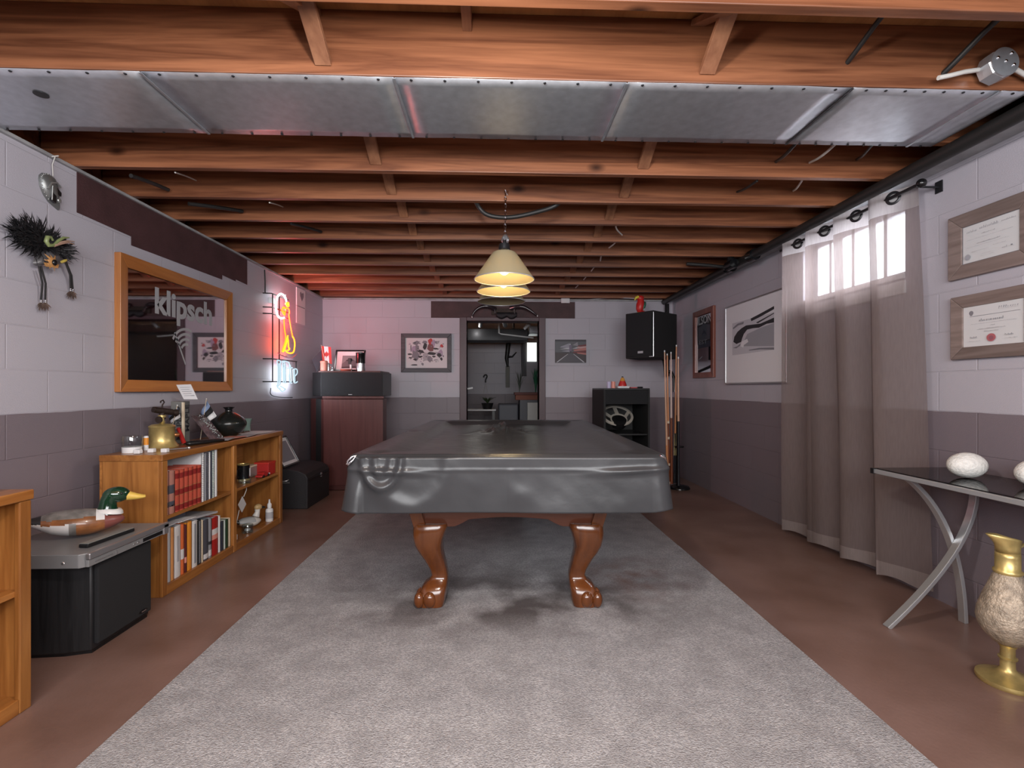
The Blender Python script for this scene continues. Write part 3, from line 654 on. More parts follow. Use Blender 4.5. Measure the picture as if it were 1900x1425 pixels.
# ================================================================ curtain on its rod
CX0 = 2.175
def cur(s, zk):
    """s 0..1 from the far edge to the near edge, zk 0 top..1 bottom: four deep folds, each swinging in from the room and back"""
    y0, y1 = 3.53, 2.463-.078*zk
    k = min(3, int(s*4)); q = s*4-k
    if k == 3: q *= .8
    amp = (.040+.010*zk)*(1+.15*math.sin(k*2.1+zk*3))
    if q < .8: f = q/.8; x = -amp*math.cos(PI*f); yo = 0
    else: f = (q-.8)/.2; x = amp*math.cos(PI*f); yo = .030*math.sin(PI*f)
    y = y0+(y1-y0)*((k+q)/3.8)+yo
    x += .010*zk*math.sin(q*7+k*2)+.004*zk*math.sin(19*s+6*zk)
    return CX0+.015*zk+x, y+.010*zk*math.sin(k*1.7+2)
t = thing('curtain', 'sheer grey brown grommet curtain hanging over the high window', 'curtain', (2.17, 3.0, .04))
NS = 160
def csheet(z0, z1, nz):
    rows = []
    for k in range(nz+1):
        z = z0+(z1-z0)*k/nz; r = []
        for j in range(NS+1):
            s = j/NS; zk = (2.19-z)/2.15; x, y = cur(s, zk); zz = z+(.018*s*zk if z < .3 else 0)+(.010*math.sin(8*PI*s)*(1 if z < .06 else 0))
            r.append(Vector((x, y, zz-(.02*(s-.5)) if z > 2 else zz)))
        rows.append(r)
    return B().loft(rows, False, False, closed=False)
csheet(.125, 2.065, 60).build('panel', m_sheer, t, smooth=80)
csheet(2.065, 2.185, 4).build('header', m_header, t, smooth=80)
csheet(.045, .125, 3).build('hem', m_hem, t, smooth=80)
for k, s in enumerate((.105, .355, .605, .875)):
    x, y = cur(s, .02); x2, y2 = cur(s+.004, .02); x1, y1 = cur(s-.004, .02)
    tn = Vector((x2-x1, y2-y1, 0)).normalized(); nr = Vector((-tn.y, tn.x, 0))
    if nr.x > 0: nr = -nr
    c = Vector((x, y, 2.137)); R = Matrix((tn, Vector((0, 0, 1)), nr)).transposed()
    B().lathe([(.021, -.003), (.024, .006), (.031, .007), (.037, .003), (.036, -.003)], c, 24, R, cap0=False, cap1=False).build('grommet', m_darkmetal, t, smooth=50)
    B().lathe([(0, .001), (.0205, .001)], c, 20, R, cap0=False, cap1=False).build('grommet_hole', m_greytrim, t)
t = thing('curtain_rod', 'dark metal curtain rod with ball end above the window', 'curtain rod', (CX0, 3.0, 2.13))
B().tube([(CX0-.012, 3.60, 2.139), (CX0-.012, 2.405, 2.139)], .009, 12).build('rod', m_darkmetal, t, smooth=50)
B().ell((CX0-.012, 2.385, 2.139), (.023, .023, .023), seg=16, rings=10).build('finial', m_blackgloss, t, smooth=80)
for yy in (3.585, 2.43): B().tube([(CX0-.012, yy, 2.139), (XR, yy, 2.139)], .006, 8).box(XR-.006, XR, yy-.02, yy+.02, 2.11, 2.17).build('bracket', m_darkmetal, t)

# ================================================================ side table, stones, ewer
t = thing('console_table', 'smoked glass console table with curved grey metal legs', 'table', (2.08, 1.9, 0))
B().box(1.905, 2.285, 1.15, 2.37, .692, .70).build('glass_top', m_smoke, t, bevel=.001)
b = B(); b.box(1.888, 1.905, 1.15, 2.352, .676, .696); b.build('front_rail', m_satin, t, bevel=.002)
b = B(); b.box(2.272, 2.288, 1.15, 2.36, .676, .692); b.build('back_rail', m_satin, t, bevel=.002)
B().box(1.886, 1.907, 2.352, 2.374, .672, .700).build('corner_cap', m_black, t, bevel=.002)
def arcpts(P, n=18):
    # quadratic through three points
    P = [Vector(p) for p in P]; out = []
    for k in range(n+1):
        u = k/n*2; 
        out.append(P[0]*((u-1)*(u-2)/2)+P[1]*(-u*(u-2))+P[2]*(u*(u-1)/2))
    return out
def flatbar(pts, wy, th):
    b = B(); rings = []
    for i, p in enumerate(pts):
        tg = (pts[min(i+1, len(pts)-1)]-pts[max(i-1, 0)]).normalized(); nr = Vector((tg.z, 0, -tg.x))
        rings.append([p+nr*th/2+Vector((0, wy/2, 0)), p+nr*th/2-Vector((0, wy/2, 0)), p-nr*th/2-Vector((0, wy/2, 0)), p-nr*th/2+Vector((0, wy/2, 0))])
    return b.loft(rings)
for yy in (2.19, 1.32):
    flatbar(arcpts([(1.93, yy+.012, .676), (2.125, yy+.012, .41), (2.20, yy+.012, 0)]), .034, .018).build('leg', m_satin, t, bevel=.002)
    flatbar(arcpts([(2.215, yy-.022, .676), (2.135, yy-.022, .37), (1.80, yy-.022, 0)]), .034, .018).build('leg', m_satin, t, bevel=.002)
    B().box(1.905, 2.275, yy-.03, yy+.02, .677, .691).build('cross_rail', m_satin, t)
m_stone = M('crackled_stone', (.74, .73, .70), .5, var=(60, .10, None), bump=(90, .5))
for c, lab in ((Vector((2.10, 2.085, .701)), 'white crackled egg shaped stone, whole one on the glass table'), (Vector((2.178, 1.87, .701)), 'white egg shaped stone cut off by the photo edge')):
    o = B().ell(c+Vector((0, 0, .056)), (.078, .06, .056), seg=28, rings=18).build('decor_stone', m_stone, smooth=80); tag(o, lab, 'stone', 'egg stones on the glass table')
c = Vector((1.915, 1.745, 0)); E_ = lambda pr: [(r, z) for r, z in pr]
t = thing('brass_ewer', 'tall worn brass ewer with flared spout standing on the floor', 'ewer', c)
B().lathe([(.0, .0), (.088, .0), (.092, .008), (.090, .018), (.06, .028), (.034, .040), (.022, .055), (.0215, .088), (.027, .090), (.028, .096), (.0215, .099), (.021, .13), (.03, .145)], c, 36).build('foot', m_brass, t, smooth=50)
B().lathe([(.02, .143), (.040, .150), (.066, .175), (.084, .205), (.090, .235), (.086, .268), (.072, .315), (.056, .36), (.044, .395), (.037, .41)], c, 40).build('body', m_brassworn, t, smooth=60)
b = B(); b.lathe([(.034, .405), (.041, .412), (.041, .420), (.035, .424), (.035, .47), (.034, .49)], c, 32, cap1=False)
rings = []
for z, r, sp in ((.485, .034, 0), (.505, .034, .004), (.52, .034, .014), (.535, .036, .032), (.545, .038, .045)):
    rings.append([c+Vector((r*math.cos(a)-(sp*max(0, -math.cos(a))**2), r*math.sin(a)*(1-.25*sp/.045*max(0, -math.cos(a))), z+.012*sp/.045*(-math.cos(a)))) for a in [2*PI*j/32 for j in range(32)]])
b.loft(rings, False, False); b.build('neck', m_brass, t, smooth=60, solid=.002)
B().tube([c+Vector((.036, 0, .50)), c+Vector((.075, 0, .52)), c+Vector((.105, 0, .47)), c+Vector((.10, 0, .36)), c+Vector((.084, 0, .28))], .006, 8).build('handle', m_brass, t, smooth=60)
B().ell(c+Vector((.034, -.01, .515)), (.006, .006, .014), seg=10, rings=6).build('hinge', m_chrome, t, smooth=60)
# ================================================================ bookcases
def bookcase(label, x0, x1, y0, y1, zt, mids, shelf=.413, pegs=False):
    t = thing('bookcase', label, 'bookcase', ((x0+x1)/2, (y0+y1)/2, 0), group='open pine bookcases')
    B().box(x0, x0+.012, y0, y1, .0, zt-.03).build('back_panel', m_pine, t)
    ys = [y0, y1]
    for y in (y0, y1-.022): B().box(x0+.012, x1-.02, y, y+.022, 0, zt-.03).build('end_panel', m_pine_z, t, bevel=.002)
    for y in (y0, y1-.042): B().box(x1-.02, x1, y, y+.042, 0, zt-.035).build('post', m_pine_z, t, bevel=.004)
    for y in mids:
        B().box(x0+.012, x1-.02, y-.011, y+.011, .05, zt-.03).build('divider', m_pine_z, t)
        B().box(x1-.02, x1, y-.021, y+.021, .0, zt-.035).build('post', m_pine_z, t, bevel=.004)
    B().box(x0, x1+.004, y0-.006, y1+.006, zt-.034, zt).build('top_board', m_pine, t, bevel=.004)
    B().box(x0+.012, x1-.004, y0+.022, y1-.022, .03, .048).build('bottom_board', m_pine, t)
    B().box(x1-.02, x1-.002, y0+.042, y1-.042, .0, .05).build('kick_board', m_pine, t, bevel=.003)
    e = [y0+.022]+[v for m in mids for v in (m-.011, m+.011)]+[y1-.022]
    for a, c in zip(e[::2], e[1::2]): B().box(x0+.012, x1-.018, a, c, shelf-.02, shelf).build('shelf', m_pine, t, bevel=.003)
    if pegs:
        b = B()
        for k in range(10): b.ell((x1-.09, y1-.0225, .10+.062*k), (.003, .002, .003), seg=8, rings=4)
        b.build('peg_holes', m_cream, t)['kind'] = 'stuff'
    return t
BX0, BX1 = -2.06, -1.74
bookcase('wide pine bookcase full of books under the framed mirror', BX0, BX1, 2.605, 4.045, .75, [3.32])
bookcase('pine bookcase end cut off by the photo edge, before the subwoofer', -1.93, -1.60, .55, 1.735, .75, [1.14], pegs=True)
o = B().ell((-1.70, 1.66, .768), (.03, .05, .018), seg=20, rings=10).build('computer_mouse', M('mouse_plastic', (.05, .05, .06), .3), smooth=80)
tag(o, 'dark grey rounded gadget on the cut-off bookcase end', 'gadget')

def book(y0, y1, z0, h, depth, mats, label, group, bands=(), xf=-1.762, lean=0, spiral=False, cat='book', tilt=0, vert=None):
    """spine faces +X; bands = (from, to, material index)"""
    b = B(); x0 = xf-depth; g = .0008; y0 += g; y1 -= g
    c = .0022
    b.box(x0, xf-.004, y0, y0+c, z0, z0+h); b.box(x0, xf-.004, y1-c, y1, z0, z0+h)          # boards
    n = 5; ring0 = []
    for k in range(n+1):                                                                     # rounded spine
        a = k/n; ring0.append((xf-.004+.004*math.sin(PI*a), y0+(y1-y0)*a))
    b.prism(ring0+[(xf-.007, y1), (xf-.007, y0)], lambda a, q, t: (a, q, z0+h*t))
    for f, t_, mi in bands:
        b.prism([(xx+.0006, yy) for xx, yy in ring0], lambda a, q, t, f=f, t_=t_: (a, q, z0+h*(f+(t_-f)*t)), mi)
    if vert: ym, hw = (y0+y1)/2, (y1-y0)*.16; b.box(xf-.001, xf+.0008, ym-hw, ym+hw, z0+h*vert[0], z0+h*vert[1], vert[2])
    b.box(x0+.003, xf-.007, y0+c, y1-c, z0+.003, z0+h-.004, 1)                               # pages
    if spiral:
        for k in range(26): b.tube([(xf+.004*math.cos(a)-.002, (y0+y1)/2+(y1-y0)*.55*math.sin(a), z0+h*(.03+.94*k/25)) for a in [2*PI*j/7 for j in range(7)]], .0009, 4, closed=True, mi=2)
    if lean or tilt:
        R = Matrix.Rotation(lean, 3, 'X'); p0 = Vector((xf, y0 if lean < 0 else y1, z0)); b.v = [p0+R@(p-p0) for p in b.v]
    o = b.build('book', mats); tag(o, label, cat, group); return o
G1, G2 = 'bound volumes on the upper shelf', 'books on the lower shelf'
zs = .4135
Y0 = 2.650
for k in range(2):
    book(Y0+k*.046, Y0+(k+1)*.046-.002, zs, .236, .17, [m_lawfaded, m_paper, m_slate, m_oxblood], 'faded pinkish law book with slate bands, '+('against the end post' if k == 0 else 'second from the end post'), G1,
         [(.08, .20, 0), (.47, .67, 2), (.17, .29, 2)])
red = ['first bright red one after the faded pair', 'second bright red one after the faded pair', 'third bright red one after the faded pair', 'fourth bright red one after the faded pair', 'fifth bright red one after the faded pair', 'last one before the white notebooks']
for k in range(6):
    y = Y0+.094+k*.0405
    book(y, y+.0395, zs, .228-.002*(k % 2), .17, [m_law, m_paper, m_oxblood, m_brass], 'red bound volume with dark title bands, '+red[k], G1,
         [(.03, .15, 2), (.40, .53, 2), (.80, .93, 2), (.155, .165, 3), (.385, .395, 3), (.54, .55, 3)])
y = Y0+.094+.245
nb = [(.024, [m_white, m_paper, m_chrome], True, 'white spiral notebook next to the red volumes', .296), (.016, [m_grey, m_paper, m_chrome], False, 'grey soft binder after the white spiral notebook', .29), (.022, [m_slate, m_paper, m_chrome], True, 'slate spiral notebook among the pale binders', .29),
      (.018, [m_paper, m_paper, m_chrome], False, 'pale paper folder in the middle of the notebooks', .292), (.014, [m_navy, m_paper, m_chrome], False, 'thin navy folder between pale ones', .294), (.022, [m_palegreen, m_paper, m_chrome], True, 'pale green spiral notebook by the white binder', .29), (.030, [m_white, m_paper, m_chrome], False, 'thick white binder closing the upper row of notebooks', .297)]
for k, (w_, mats, spi, lab, h) in enumerate(nb):
    book(y, y+w_, zs, h, .21, mats, lab, 'notebooks and binders on the upper shelf', spiral=spi, cat='notebook'); y += w_+.003
o = B().box(-2.04, -1.99, 2.66, 2.95, zs+.0005, zs+.29).build('document_box', M('box_grey', (.34, .34, .38), .6), bevel=.003); tag(o, 'pale grey document box standing behind the red volumes', 'box')
def ypx(px, x): return on_x(px, 900, x).y
BK = [(100, 150, 'paperdim', .295, 'tall pale grey catalogue at the end post'), (150, 202, 'orange2', .287, 'dull orange book beside the pale grey catalogue'), (205, 303, 'white', .285, 'wide white blue lettered binder'), (305, 360, 'orangered', .283, 'orange red paperback'),
      (362, 402, 'maroon', .270, 'narrow dark maroon book between two orange ones'), (404, 477, 'orange', .279, 'bright orange yellow book'), (480, 562, 'white2', .272, 'white book with grey stripes'), (565, 620, 'black', .262, 'black spiral bound book'),
      (622, 655, 'cream', .255, 'cream spined book next to the black spiral one'), (657, 732, 'slate', .247, 'dark slate binder with a small white label'), (735, 786, 'grey', .243, 'pale grey folder with a black mark'), (790, 884, 'red', .236, 'red book with pink photo patches'),
      (887, 922, 'white', .232, 'tall thin white binder after the red book'), (927, 970, 'navy', .188, 'short navy book'), (972, 1000, 'palegreen', .187, 'short pale green book'), (1002, 1042, 'green', .186, 'short dark green book'), (1045, 1082, 'cream', .186, 'short cream book against the middle post')]
CM = dict(paperdim=m_paperdim, orange2=M('dull_orange_cover', (.62, .28, .10), .5), white=m_white, white2=m_white, orangered=m_orangered, maroon=m_maroon, orange=m_orange, black=m_blackmatte, cream=m_cream, slate=m_slate, grey=m_grey, red=m_red, navy=m_navy, palegreen=m_palegreen, green=m_green)
for a, c, k, h, lab in BK:
    y0, y1 = ypx(300+a/8.38, -1.762), min(3.3075, ypx(300+c/8.38, -1.762))
    bands = {'slate': [(.04, .16, 1)], 'grey': [(.34, .42, 2), (.05, .2, 3)], 'red': [(.42, .55, 3), (.55, .7, 1), (.05, .2, 0)], 'orangered': [(.3, .5, 1)], 'maroon': [(.2, .32, 3)]}.get(k, [])
    ex = [m_paper, {'white': m_paperdim}.get(k, m_ink), {'white2': m_grey, 'red': m_pink, 'grey': m_paper, 'maroon': m_pink}.get(k, m_grey)]
    if k == 'white' and 'wide' not in lab: bands = []
    book(y0, y1, .0485, h, .20, [CM[k], ex[0], ex[1], ex[2]], lab+' on the lower shelf' if len(lab.split()) < 9 else lab, G2, bands, spiral=(k == 'black'), vert={'white2': (.08, .93, 3), 'black': (.02, .98, 3)}.get(k, (.3, .8, 2) if 'wide' in lab else None))
for c, sz, ry, lab, mt in (((-1.85, 2.72, .3585), (.20, .15, .006), .02, 'thin grey magazine lying across the tall catalogues', m_paperdim), ((-1.85, 2.83, .349), (.2, .16, .005), -.06, 'white magazine lying tilted over the orange books', m_paper),
                       ((-1.87, 3.02, .3255), (.22, .26, .012), -.10, 'pile of pale papers lying on the lower row of books', m_paperdim), ((-1.9, 2.78, .374), (.2, .22, .02), -.03, 'slate grey folder lying under the upper shelf', m_slate)):
    o = B().obox(c, sz, Matrix.Rotation(ry, 3, 'X')).build('magazine', mt, bevel=.001); tag(o, lab, 'magazine', 'papers lying on the lower books')

# ---- far cell, upper shelf
def P3(px, py, z): return on_z(px, py, z)
zsh = .4135
c = P3(446, 893, zsh); c.x = -1.83
def cup(name, lab, cat, c, r, h, mat, mat2=None, open_=True, parts=()):
    b = B(); b.lathe([(0, 0), (r*.92, 0), (r, .003), (r, h), (r-.003, h), (r-.004, .006), (0, .006)], c, 24)
    o = b.build(name, mat, smooth=50); tag(o, lab, cat); return o
cup('drinking_glass', 'clear drinking glass by the middle post of the bookcase', 'glass', Vector((-1.83, 3.43, zsh)), .034, .075, m_jar)
cup('small_dish', 'low clear glass dish on the upper shelf', 'dish', Vector((-1.80, 3.56, zsh)), .042, .03, m_jar)
t = thing('steel_mug', 'small shiny steel mug with a handle on the upper shelf', 'mug', (-1.86, 3.50, zsh)); c = Vector((-1.86, 3.50, zsh))
B().lathe([(0, 0), (.03, 0), (.032, .004), (.032, .075), (.029, .075), (.028, .005), (0, .005)], c, 24).build('mug_body', m_chrome, t, smooth=50); B().tube([c+Vector((0, -.03, .06)), c+Vector((0, -.055, .055)), c+Vector((0, -.055, .025)), c+Vector((0, -.03, .015))], .004, 8).build('handle', m_chrome, t, smooth=60)
t = thing('black_mug', 'tall black mug with yellow base and white side mark', 'mug', (-1.87, 3.68, zsh)); c = Vector((-1.87, 3.68, zsh))
B().lathe([(0, .01), (.042, .01), (.042, .115), (.038, .118), (.037, .02), (0, .02)], c, 28).build('mug_body', m_blackgloss, t, smooth=50); B().lathe([(0, 0), (.042, 0), (.043, .006), (.0421, .012), (0, .012)], c, 28).build('base_ring', M('mustard', (.62, .45, .16), .5), t, smooth=50)
B().lathe([(.0425, .114), (.044, .118), (.0385, .122), (.037, .116)], c, 28, cap0=False, cap1=False).build('rim', m_brass, t, smooth=50); B().tube([c+Vector((-.01, -.04, .095)), c+Vector((-.01, -.075, .085)), c+Vector((-.01, -.075, .045)), c+Vector((-.01, -.04, .03))], .006, 8).build('handle', m_blackgloss, t, smooth=60)
B().box(c.x+.0405, c.x+.0425, c.y+.004, c.y+.020, zsh+.03, zsh+.09).build('side_mark', m_white, t)
o = B().lathe([(0, 0), (.028, 0), (.028, .10), (.025, .108), (0, .108)], (-1.96, 3.52, zsh), 20).build('drink_can', [m_red], smooth=40); tag(o, 'red and white can at the back of the upper shelf', 'can')
B().lathe([(.0285, .05), (.0285, .085)], (-1.96, 3.52, zsh), 20, cap0=False, cap1=False).build('label_band', m_white, o, smooth=40)
t = thing('tin_box', 'flat grey tin box behind the red toy car', 'box', (-1.92, 3.82, zsh)); B().box(-1.97, -1.87, 3.76, 3.89, zsh, zsh+.075).build('tin_body', M('tin_grey', (.34, .32, .30), .4, .4), t, bevel=.004); B().box(-1.972, -1.868, 3.758, 3.892, zsh+.075, zsh+.088).build('lid', m_cream, t, bevel=.004)
t = thing('toy_car', 'small red toy car on the upper shelf edge', 'toy car', (-1.79, 3.80, zsh)); y0 = 3.74
B().prism([(0, .008), (.002, .022), (.03, .026), (.045, .04), (.085, .04), (.105, .026), (.135, .022), (.138, .008)], lambda a, q, k: (-1.815+.05*k, y0+a, zsh+q)).build('car_body', m_red, t, bevel=.003)
for a in (.03, .108):
    for xx in (-1.817, -1.767): B().lathe([(0, 0), (.011, 0), (.011, .006), (0, .006)], (xx, y0+a, zsh+.011), 14, Matrix.Rotation(PI/2, 3, 'Y')).build('wheel', m_black, t)
B().box(-1.7655, -1.764, y0+.107, y0+.135, zsh+.012, zsh+.024).build('headlamp', m_white, t)
t = thing('red_box', 'bright red cardboard box at the far end of the upper shelf', 'box', (-1.83, 3.93, zsh)); B().box(-1.89, -1.78, 3.885, 4.005, zsh, zsh+.085).build('box_body', m_red, t, bevel=.002); B().box(-1.892, -1.778, 3.883, 4.007, zsh+.085, zsh+.1).build('lid', M('red_lid', (.5, .03, .02), .45), t, bevel=.002)
# ---- far cell, lower shelf
zb = .0485
t = thing('hanging_tag', 'white paper tag on a string under the far shelf', 'tag', (-1.80, 3.515, .25)); 
B().tube([(-1.80, 3.585, .392), (-1.80, 3.585, .36), (-1.80, 3.560, .335), (-1.80, 3.545, .32)], .003, 6).build('string', m_cable_w, t, smooth=60)
B().obox((-1.80, 3.525, .27), (.002, .075, .085), Matrix.Rotation(math.radians(38), 3, 'X')).build('tag_card', m_paper, t)
B().tube([(-1.80, 3.485, .24), (-1.81, 3.475, .17), (-1.82, 3.470, .10), (-1.83, 3.465, .052)], .003, 6).build('string', m_cable_w, t, smooth=60)
m_dwhite = M('decoy_white', (.70, .69, .66), .4); m_dtan = M('decoy_tan', (.52, .36, .17), .45); m_dgrey = M('decoy_grey', (.42, .44, .46), .45); m_dblack = M('decoy_black', (.02, .02, .02), .35)
def duck_body(b, L_, Wd, Hh, M4, mi_fn=None, seg=56, n=60, tailup=.25):
    rings = []
    for k in range(n+1):
        u = k/n                     # 0 tail .. 1 breast
        r = max(0, math.sin(PI*min(1, .03+.965*u)**1.25))**.62
        r = max(.04, r)
        zc = Hh*(.42+tailup*(1-u)**3*1.4)
        if u < .3: r *= (.35+.65*(u/.3)**.8)
        ring = []
        for j in range(seg):
            a = 2*PI*j/seg; y = math.cos(a)*Wd/2*r; z = math.sin(a)*Hh*.48*r
            if z < 0: z *= .86
            ring.append(M4 @ Vector((-L_/2+L_*u, y, max(.0, zc+z))))
        rings.append(ring)
    v0 = len(b.f); b.loft(rings)
    return rings
def M4at(c, ang): return Matrix.Translation(Vector(c)) @ Matrix.Rotation(ang, 4, 'Z')
def decoy(t, M4, L_, Wd, Hh, mats, bands, hs, neckmats, hx=.36):
    """bands: list of (u limit, height limit or None, material index)"""
    b = B(); duck_body(b, L_, Wd, Hh, M4)
    I = M4.inverted()
    for i, f in enumerate(b.f):
        c = I @ (sum((b.v[k] for k in f), Vector())/len(f)); u = c.x/L_+.5; h = c.z/Hh
        b.m[i] = bands(u, h, abs(c.y)/Wd)
    b.build('duck_body', mats, t, smooth=70)
t = thing('small_decoy', 'small white and grey duck decoy on the bottom shelf', 'duck decoy', (-1.85, 3.72, zb)); mm = M4at((-1.86, 3.72, zb), math.radians(58))
decoy(t, mm, .21, .095, .085, [m_dwhite, m_dtan, m_dgrey, m_dblack], lambda u, h, a: 3 if u < .16 else 2 if (h > .5 and u < .7) else 1 if (h > .45 and u < .4) else 0, 1, None)
b = B(); b.tube([mm@Vector((.065, 0, .07)), mm@Vector((.078, 0, .10)), mm@Vector((.078, 0, .125))], [.026, .018, .02], 14); b.build('neck', m_dwhite, t, smooth=70)
b = B(); b.ell(mm@Vector((.084, 0, .138)), (.03, .022, .024), mm.to_3x3()); b.build('head', m_dtan, t, smooth=80)
B().tube([mm@Vector((.106, 0, .134)), mm@Vector((.14, 0, .126))], [.011, .006], 10).build('bill', m_dblack, t, smooth=60)
o = B().lathe([(0, 0), (.036, 0), (.038, .004), (.038, .055), (.035, .06), (.034, .055), (.034, .006), (0, .006)], (-1.80, 3.60, zb), 28).build('glass_jar', m_jar, smooth=50); tag(o, 'low clear glass jar in front of the small decoy', 'jar')
B().ell((-1.80, 3.60, zb+.02), (.022, .022, .013), seg=14, rings=8).build('wax', m_white, o, smooth=70)
o = B().box(-1.83, -1.78, 3.385, 3.43, zb, zb+.04).build('white_tub', m_white, bevel=.006); tag(o, 'small white tub tucked beside the middle post', 'tub')
t = thing('spray_bottle', 'small white squeeze bottle at the far end of bottom shelf', 'bottle', (-1.78, 3.90, zb)); c = Vector((-1.78, 3.90, zb))
B().lathe([(0, 0), (.026, 0), (.028, .004), (.028, .088), (.024, .098), (.012, .104), (.012, .11)], c, 24).build('bottle_body', m_white, t, smooth=50); B().lathe([(.0, .108), (.016, .108), (.016, .135), (.008, .145), (.005, .172), (0, .173)], c, 18).build('nozzle', m_white, t, smooth=40)
B().lathe([(.0284, .025), (.0284, .075)], c, 24, cap0=False, cap1=False).build('label_band', m_paperdim, t, smooth=50)

# ---- things on the bookcase top
zt = .7505
t = thing('plastic_tub', 'clear plastic tub with white base by the blowtorch', 'tub', (-1.985, 2.70, zt)); c = Vector((-1.975, 2.715, zt))
B().lathe([(0, 0), (.045, 0), (.046, .03), (0, .03)], c, 24).build('tub_base', m_white, t, smooth=40); B().lathe([(.045, .03), (.047, .075), (.043, .09), (0, .092)], c, 24, cap0=False).build('tub_lid', m_jar, t, smooth=50)
o = B().lathe([(0, 0), (.012, 0), (.012, .075), (.010, .08), (0, .08)], (-1.96, 2.80, zt), 16).build('battery', m_white, smooth=40); B().lathe([(.0124, .03), (.0124, .07)], (-1.96, 2.80, zt), 16, cap0=False, cap1=False).build('orange_band', m_orange, o); tag(o, 'white and orange battery beside the clear tub', 'battery')
for p_, lab in (((-1.90, 2.655), 'white plastic bit near the bookcase end edge'), ((-1.79, 2.70), 'tiny white cube at the front corner of the bookcase top'), ((-1.86, 2.70), 'white cap between the two other white bits')):
    o = B().box(p_[0]-.016, p_[0]+.016, p_[1]-.014, p_[1]+.014, zt, zt+.022).build('white_bit', m_white, bevel=.004); tag(o, lab, 'small part', 'white bits on the bookcase')
o = B().tube([(-1.83, 2.77, zt+.005), (-1.765, 2.86, zt+.005)], [.004, .004], 8).build('pen', m_silver, smooth=60); tag(o, 'white and silver pen on the bookcase edge', 'pen'); B().ell((-1.763, 2.863, zt+.0055), (.0075, .0075, .0055), seg=10, rings=6).build('cap', m_white, o, smooth=80)
c = Vector((-1.96, 2.93, zt))
t = thing('blowtorch', 'antique brass blowtorch with rusty iron burner', 'blowtorch', c)
B().lathe([(0, 0), (.083, 0), (.085, .006), (.078, .016), (.066, .035), (.064, .05), (.064, .118), (.067, .122), (.064, .128), (.05, .136), (.02, .14), (0, .14)], c, 36).build('tank', m_brass, t, smooth=45)
B().lathe([(.012, .138), (.017, .15), (.012, .16), (.012, .175), (.02, .178), (.02, .19), (.010, .192)], c, 18).build('neck', m_brass, t, smooth=45)
b = B(); b.tube([c+Vector((-.02, -.045, .225)), c+Vector((0, 0, .215)), c+Vector((.02, .055, .205))], [.017, .019, .019], 14); b.tube([c+Vector((.02, .055, .205)), c+Vector((.028, .085, .20))], [.013, .022], 14); b.tube([c+Vector((0, 0, .185)), c+Vector((0, 0, .215))], .015, 12)
b.build('burner', m_iron, t, smooth=50)
b = B(); b.tube([c+Vector((0, 0, .225)), c+Vector((.0, .004, .25)), c+Vector((.004, .014, .265)), c+Vector((.004, .004, .278)), c+Vector((0, -.010, .272)), c+Vector((0, -.012, .262))], .004, 8); b.build('hook', m_iron, t, smooth=60)
b = B(); b.tube([c+Vector((.005, -.03, .165)), c+Vector((0, 0, .168)), c+Vector((-.01, .04, .168))], .006, 8); b.lathe([(0, -.004), (.02, -.004), (.02, .004), (0, .004)], c+Vector((.006, -.035, .165)), 12, Matrix.Rotation(PI/2, 3, 'X')); b.build('valve', m_iron, t, smooth=50)
b = B(); b.lathe([(0, 0), (.013, .0), (.013, .018), (.008, .024), (0, .024)], c+Vector((.05, .036, .07)), 12, Matrix.Rotation(math.radians(36), 3, 'Z')@Matrix.Rotation(PI/2, 3, 'Y')); b.build('filler_cap', M('copper', (.5, .2, .08), .35, .8), t, smooth=50)
b = B(); b.tube([c+Vector((-.045, .045, .03)), c+Vector((-.075, .075, .05)), c+Vector((-.075, .075, .10)), c+Vector((-.045, .045, .12))], .006, 8); b.build('pump_handle', m_iron, t, smooth=60)
t = thing('screwdriver', 'tool with a tapered red handle beside the brass blowtorch', 'tool', (-1.93, 3.04, zt))
B().tube([(-1.925, 3.075, zt+.012), (-1.93, 3.03, zt+.105)], [.013, .010], 12).build('handle', m_red, t, smooth=60); B().tube([(-1.925, 3.075, zt+.010), (-1.90, 3.10, zt+.009), (-1.875, 3.125, zt+.008)], .008, 8).build('shaft', m_black, t, smooth=60)
# the MAPLE tin and the sign on a stick
mt_ = M('maple_tin', (.20, .205, .195), .4, .3)
t = thing('maple_tin', 'tall grey tin with black lettering standing on the bookcase', 'tin', (-2.0, 3.16, zt), 0); 
B().box(-2.04, -1.965, 3.13, 3.20, zt, zt+.265).build('tin_body', mt_, t, bevel=.003)
text('lettering', 'MAPLE', m_ink, t, frame_m((-1.973, 3.1292, zt+.02), (0, 0, 1), (-1, 0, 0)), .044, .0008, .0012, .17, local=False)
text('lettering', 'PURE', m_ink, t, frame_m((-2.012, 3.1292, zt+.02), (0, 0, 1), (-1, 0, 0)), .026, .0008, .0008, .11, local=False)
text('lettering', 'MAPLE', m_ink, t, frame_m((-1.9642, 3.142, zt+.09), (0, 0, 1), (0, -1, 0)) if False else frame_m((-1.9642, 3.19, zt+.07), (0, 0, 1), (0, -1, 0)), .05, .0008, .0012, .17, local=False)
B().lathe([(.015, -.0005), (.019, -.0005), (.019, .0008), (.015, .0008)], (-1.995, 3.13, zt+.215), 20, Matrix.Rotation(PI/2, 3, 'X') @ Matrix.Diagonal((.7, 1, 1)).to_3x3()).build('emblem', m_ink, t)
t = thing('sign_on_stick', 'small white card sign tilted on a wooden stick', 'sign', (-1.95, 3.10, zt))
B().box(-1.953, -1.94, 3.098, 3.109, zt, zt+.26).build('stick', m_cream, t)
cc = on_y(347, 727, 3.09); pts = [on_y(327, 714, 3.14), on_y(354, 713, 3.13), on_y(367, 741, 3.085), on_y(341, 741, 3.09)]
n_ = (pts[1]-pts[0]).cross(pts[3]-pts[0]).normalized()*.003
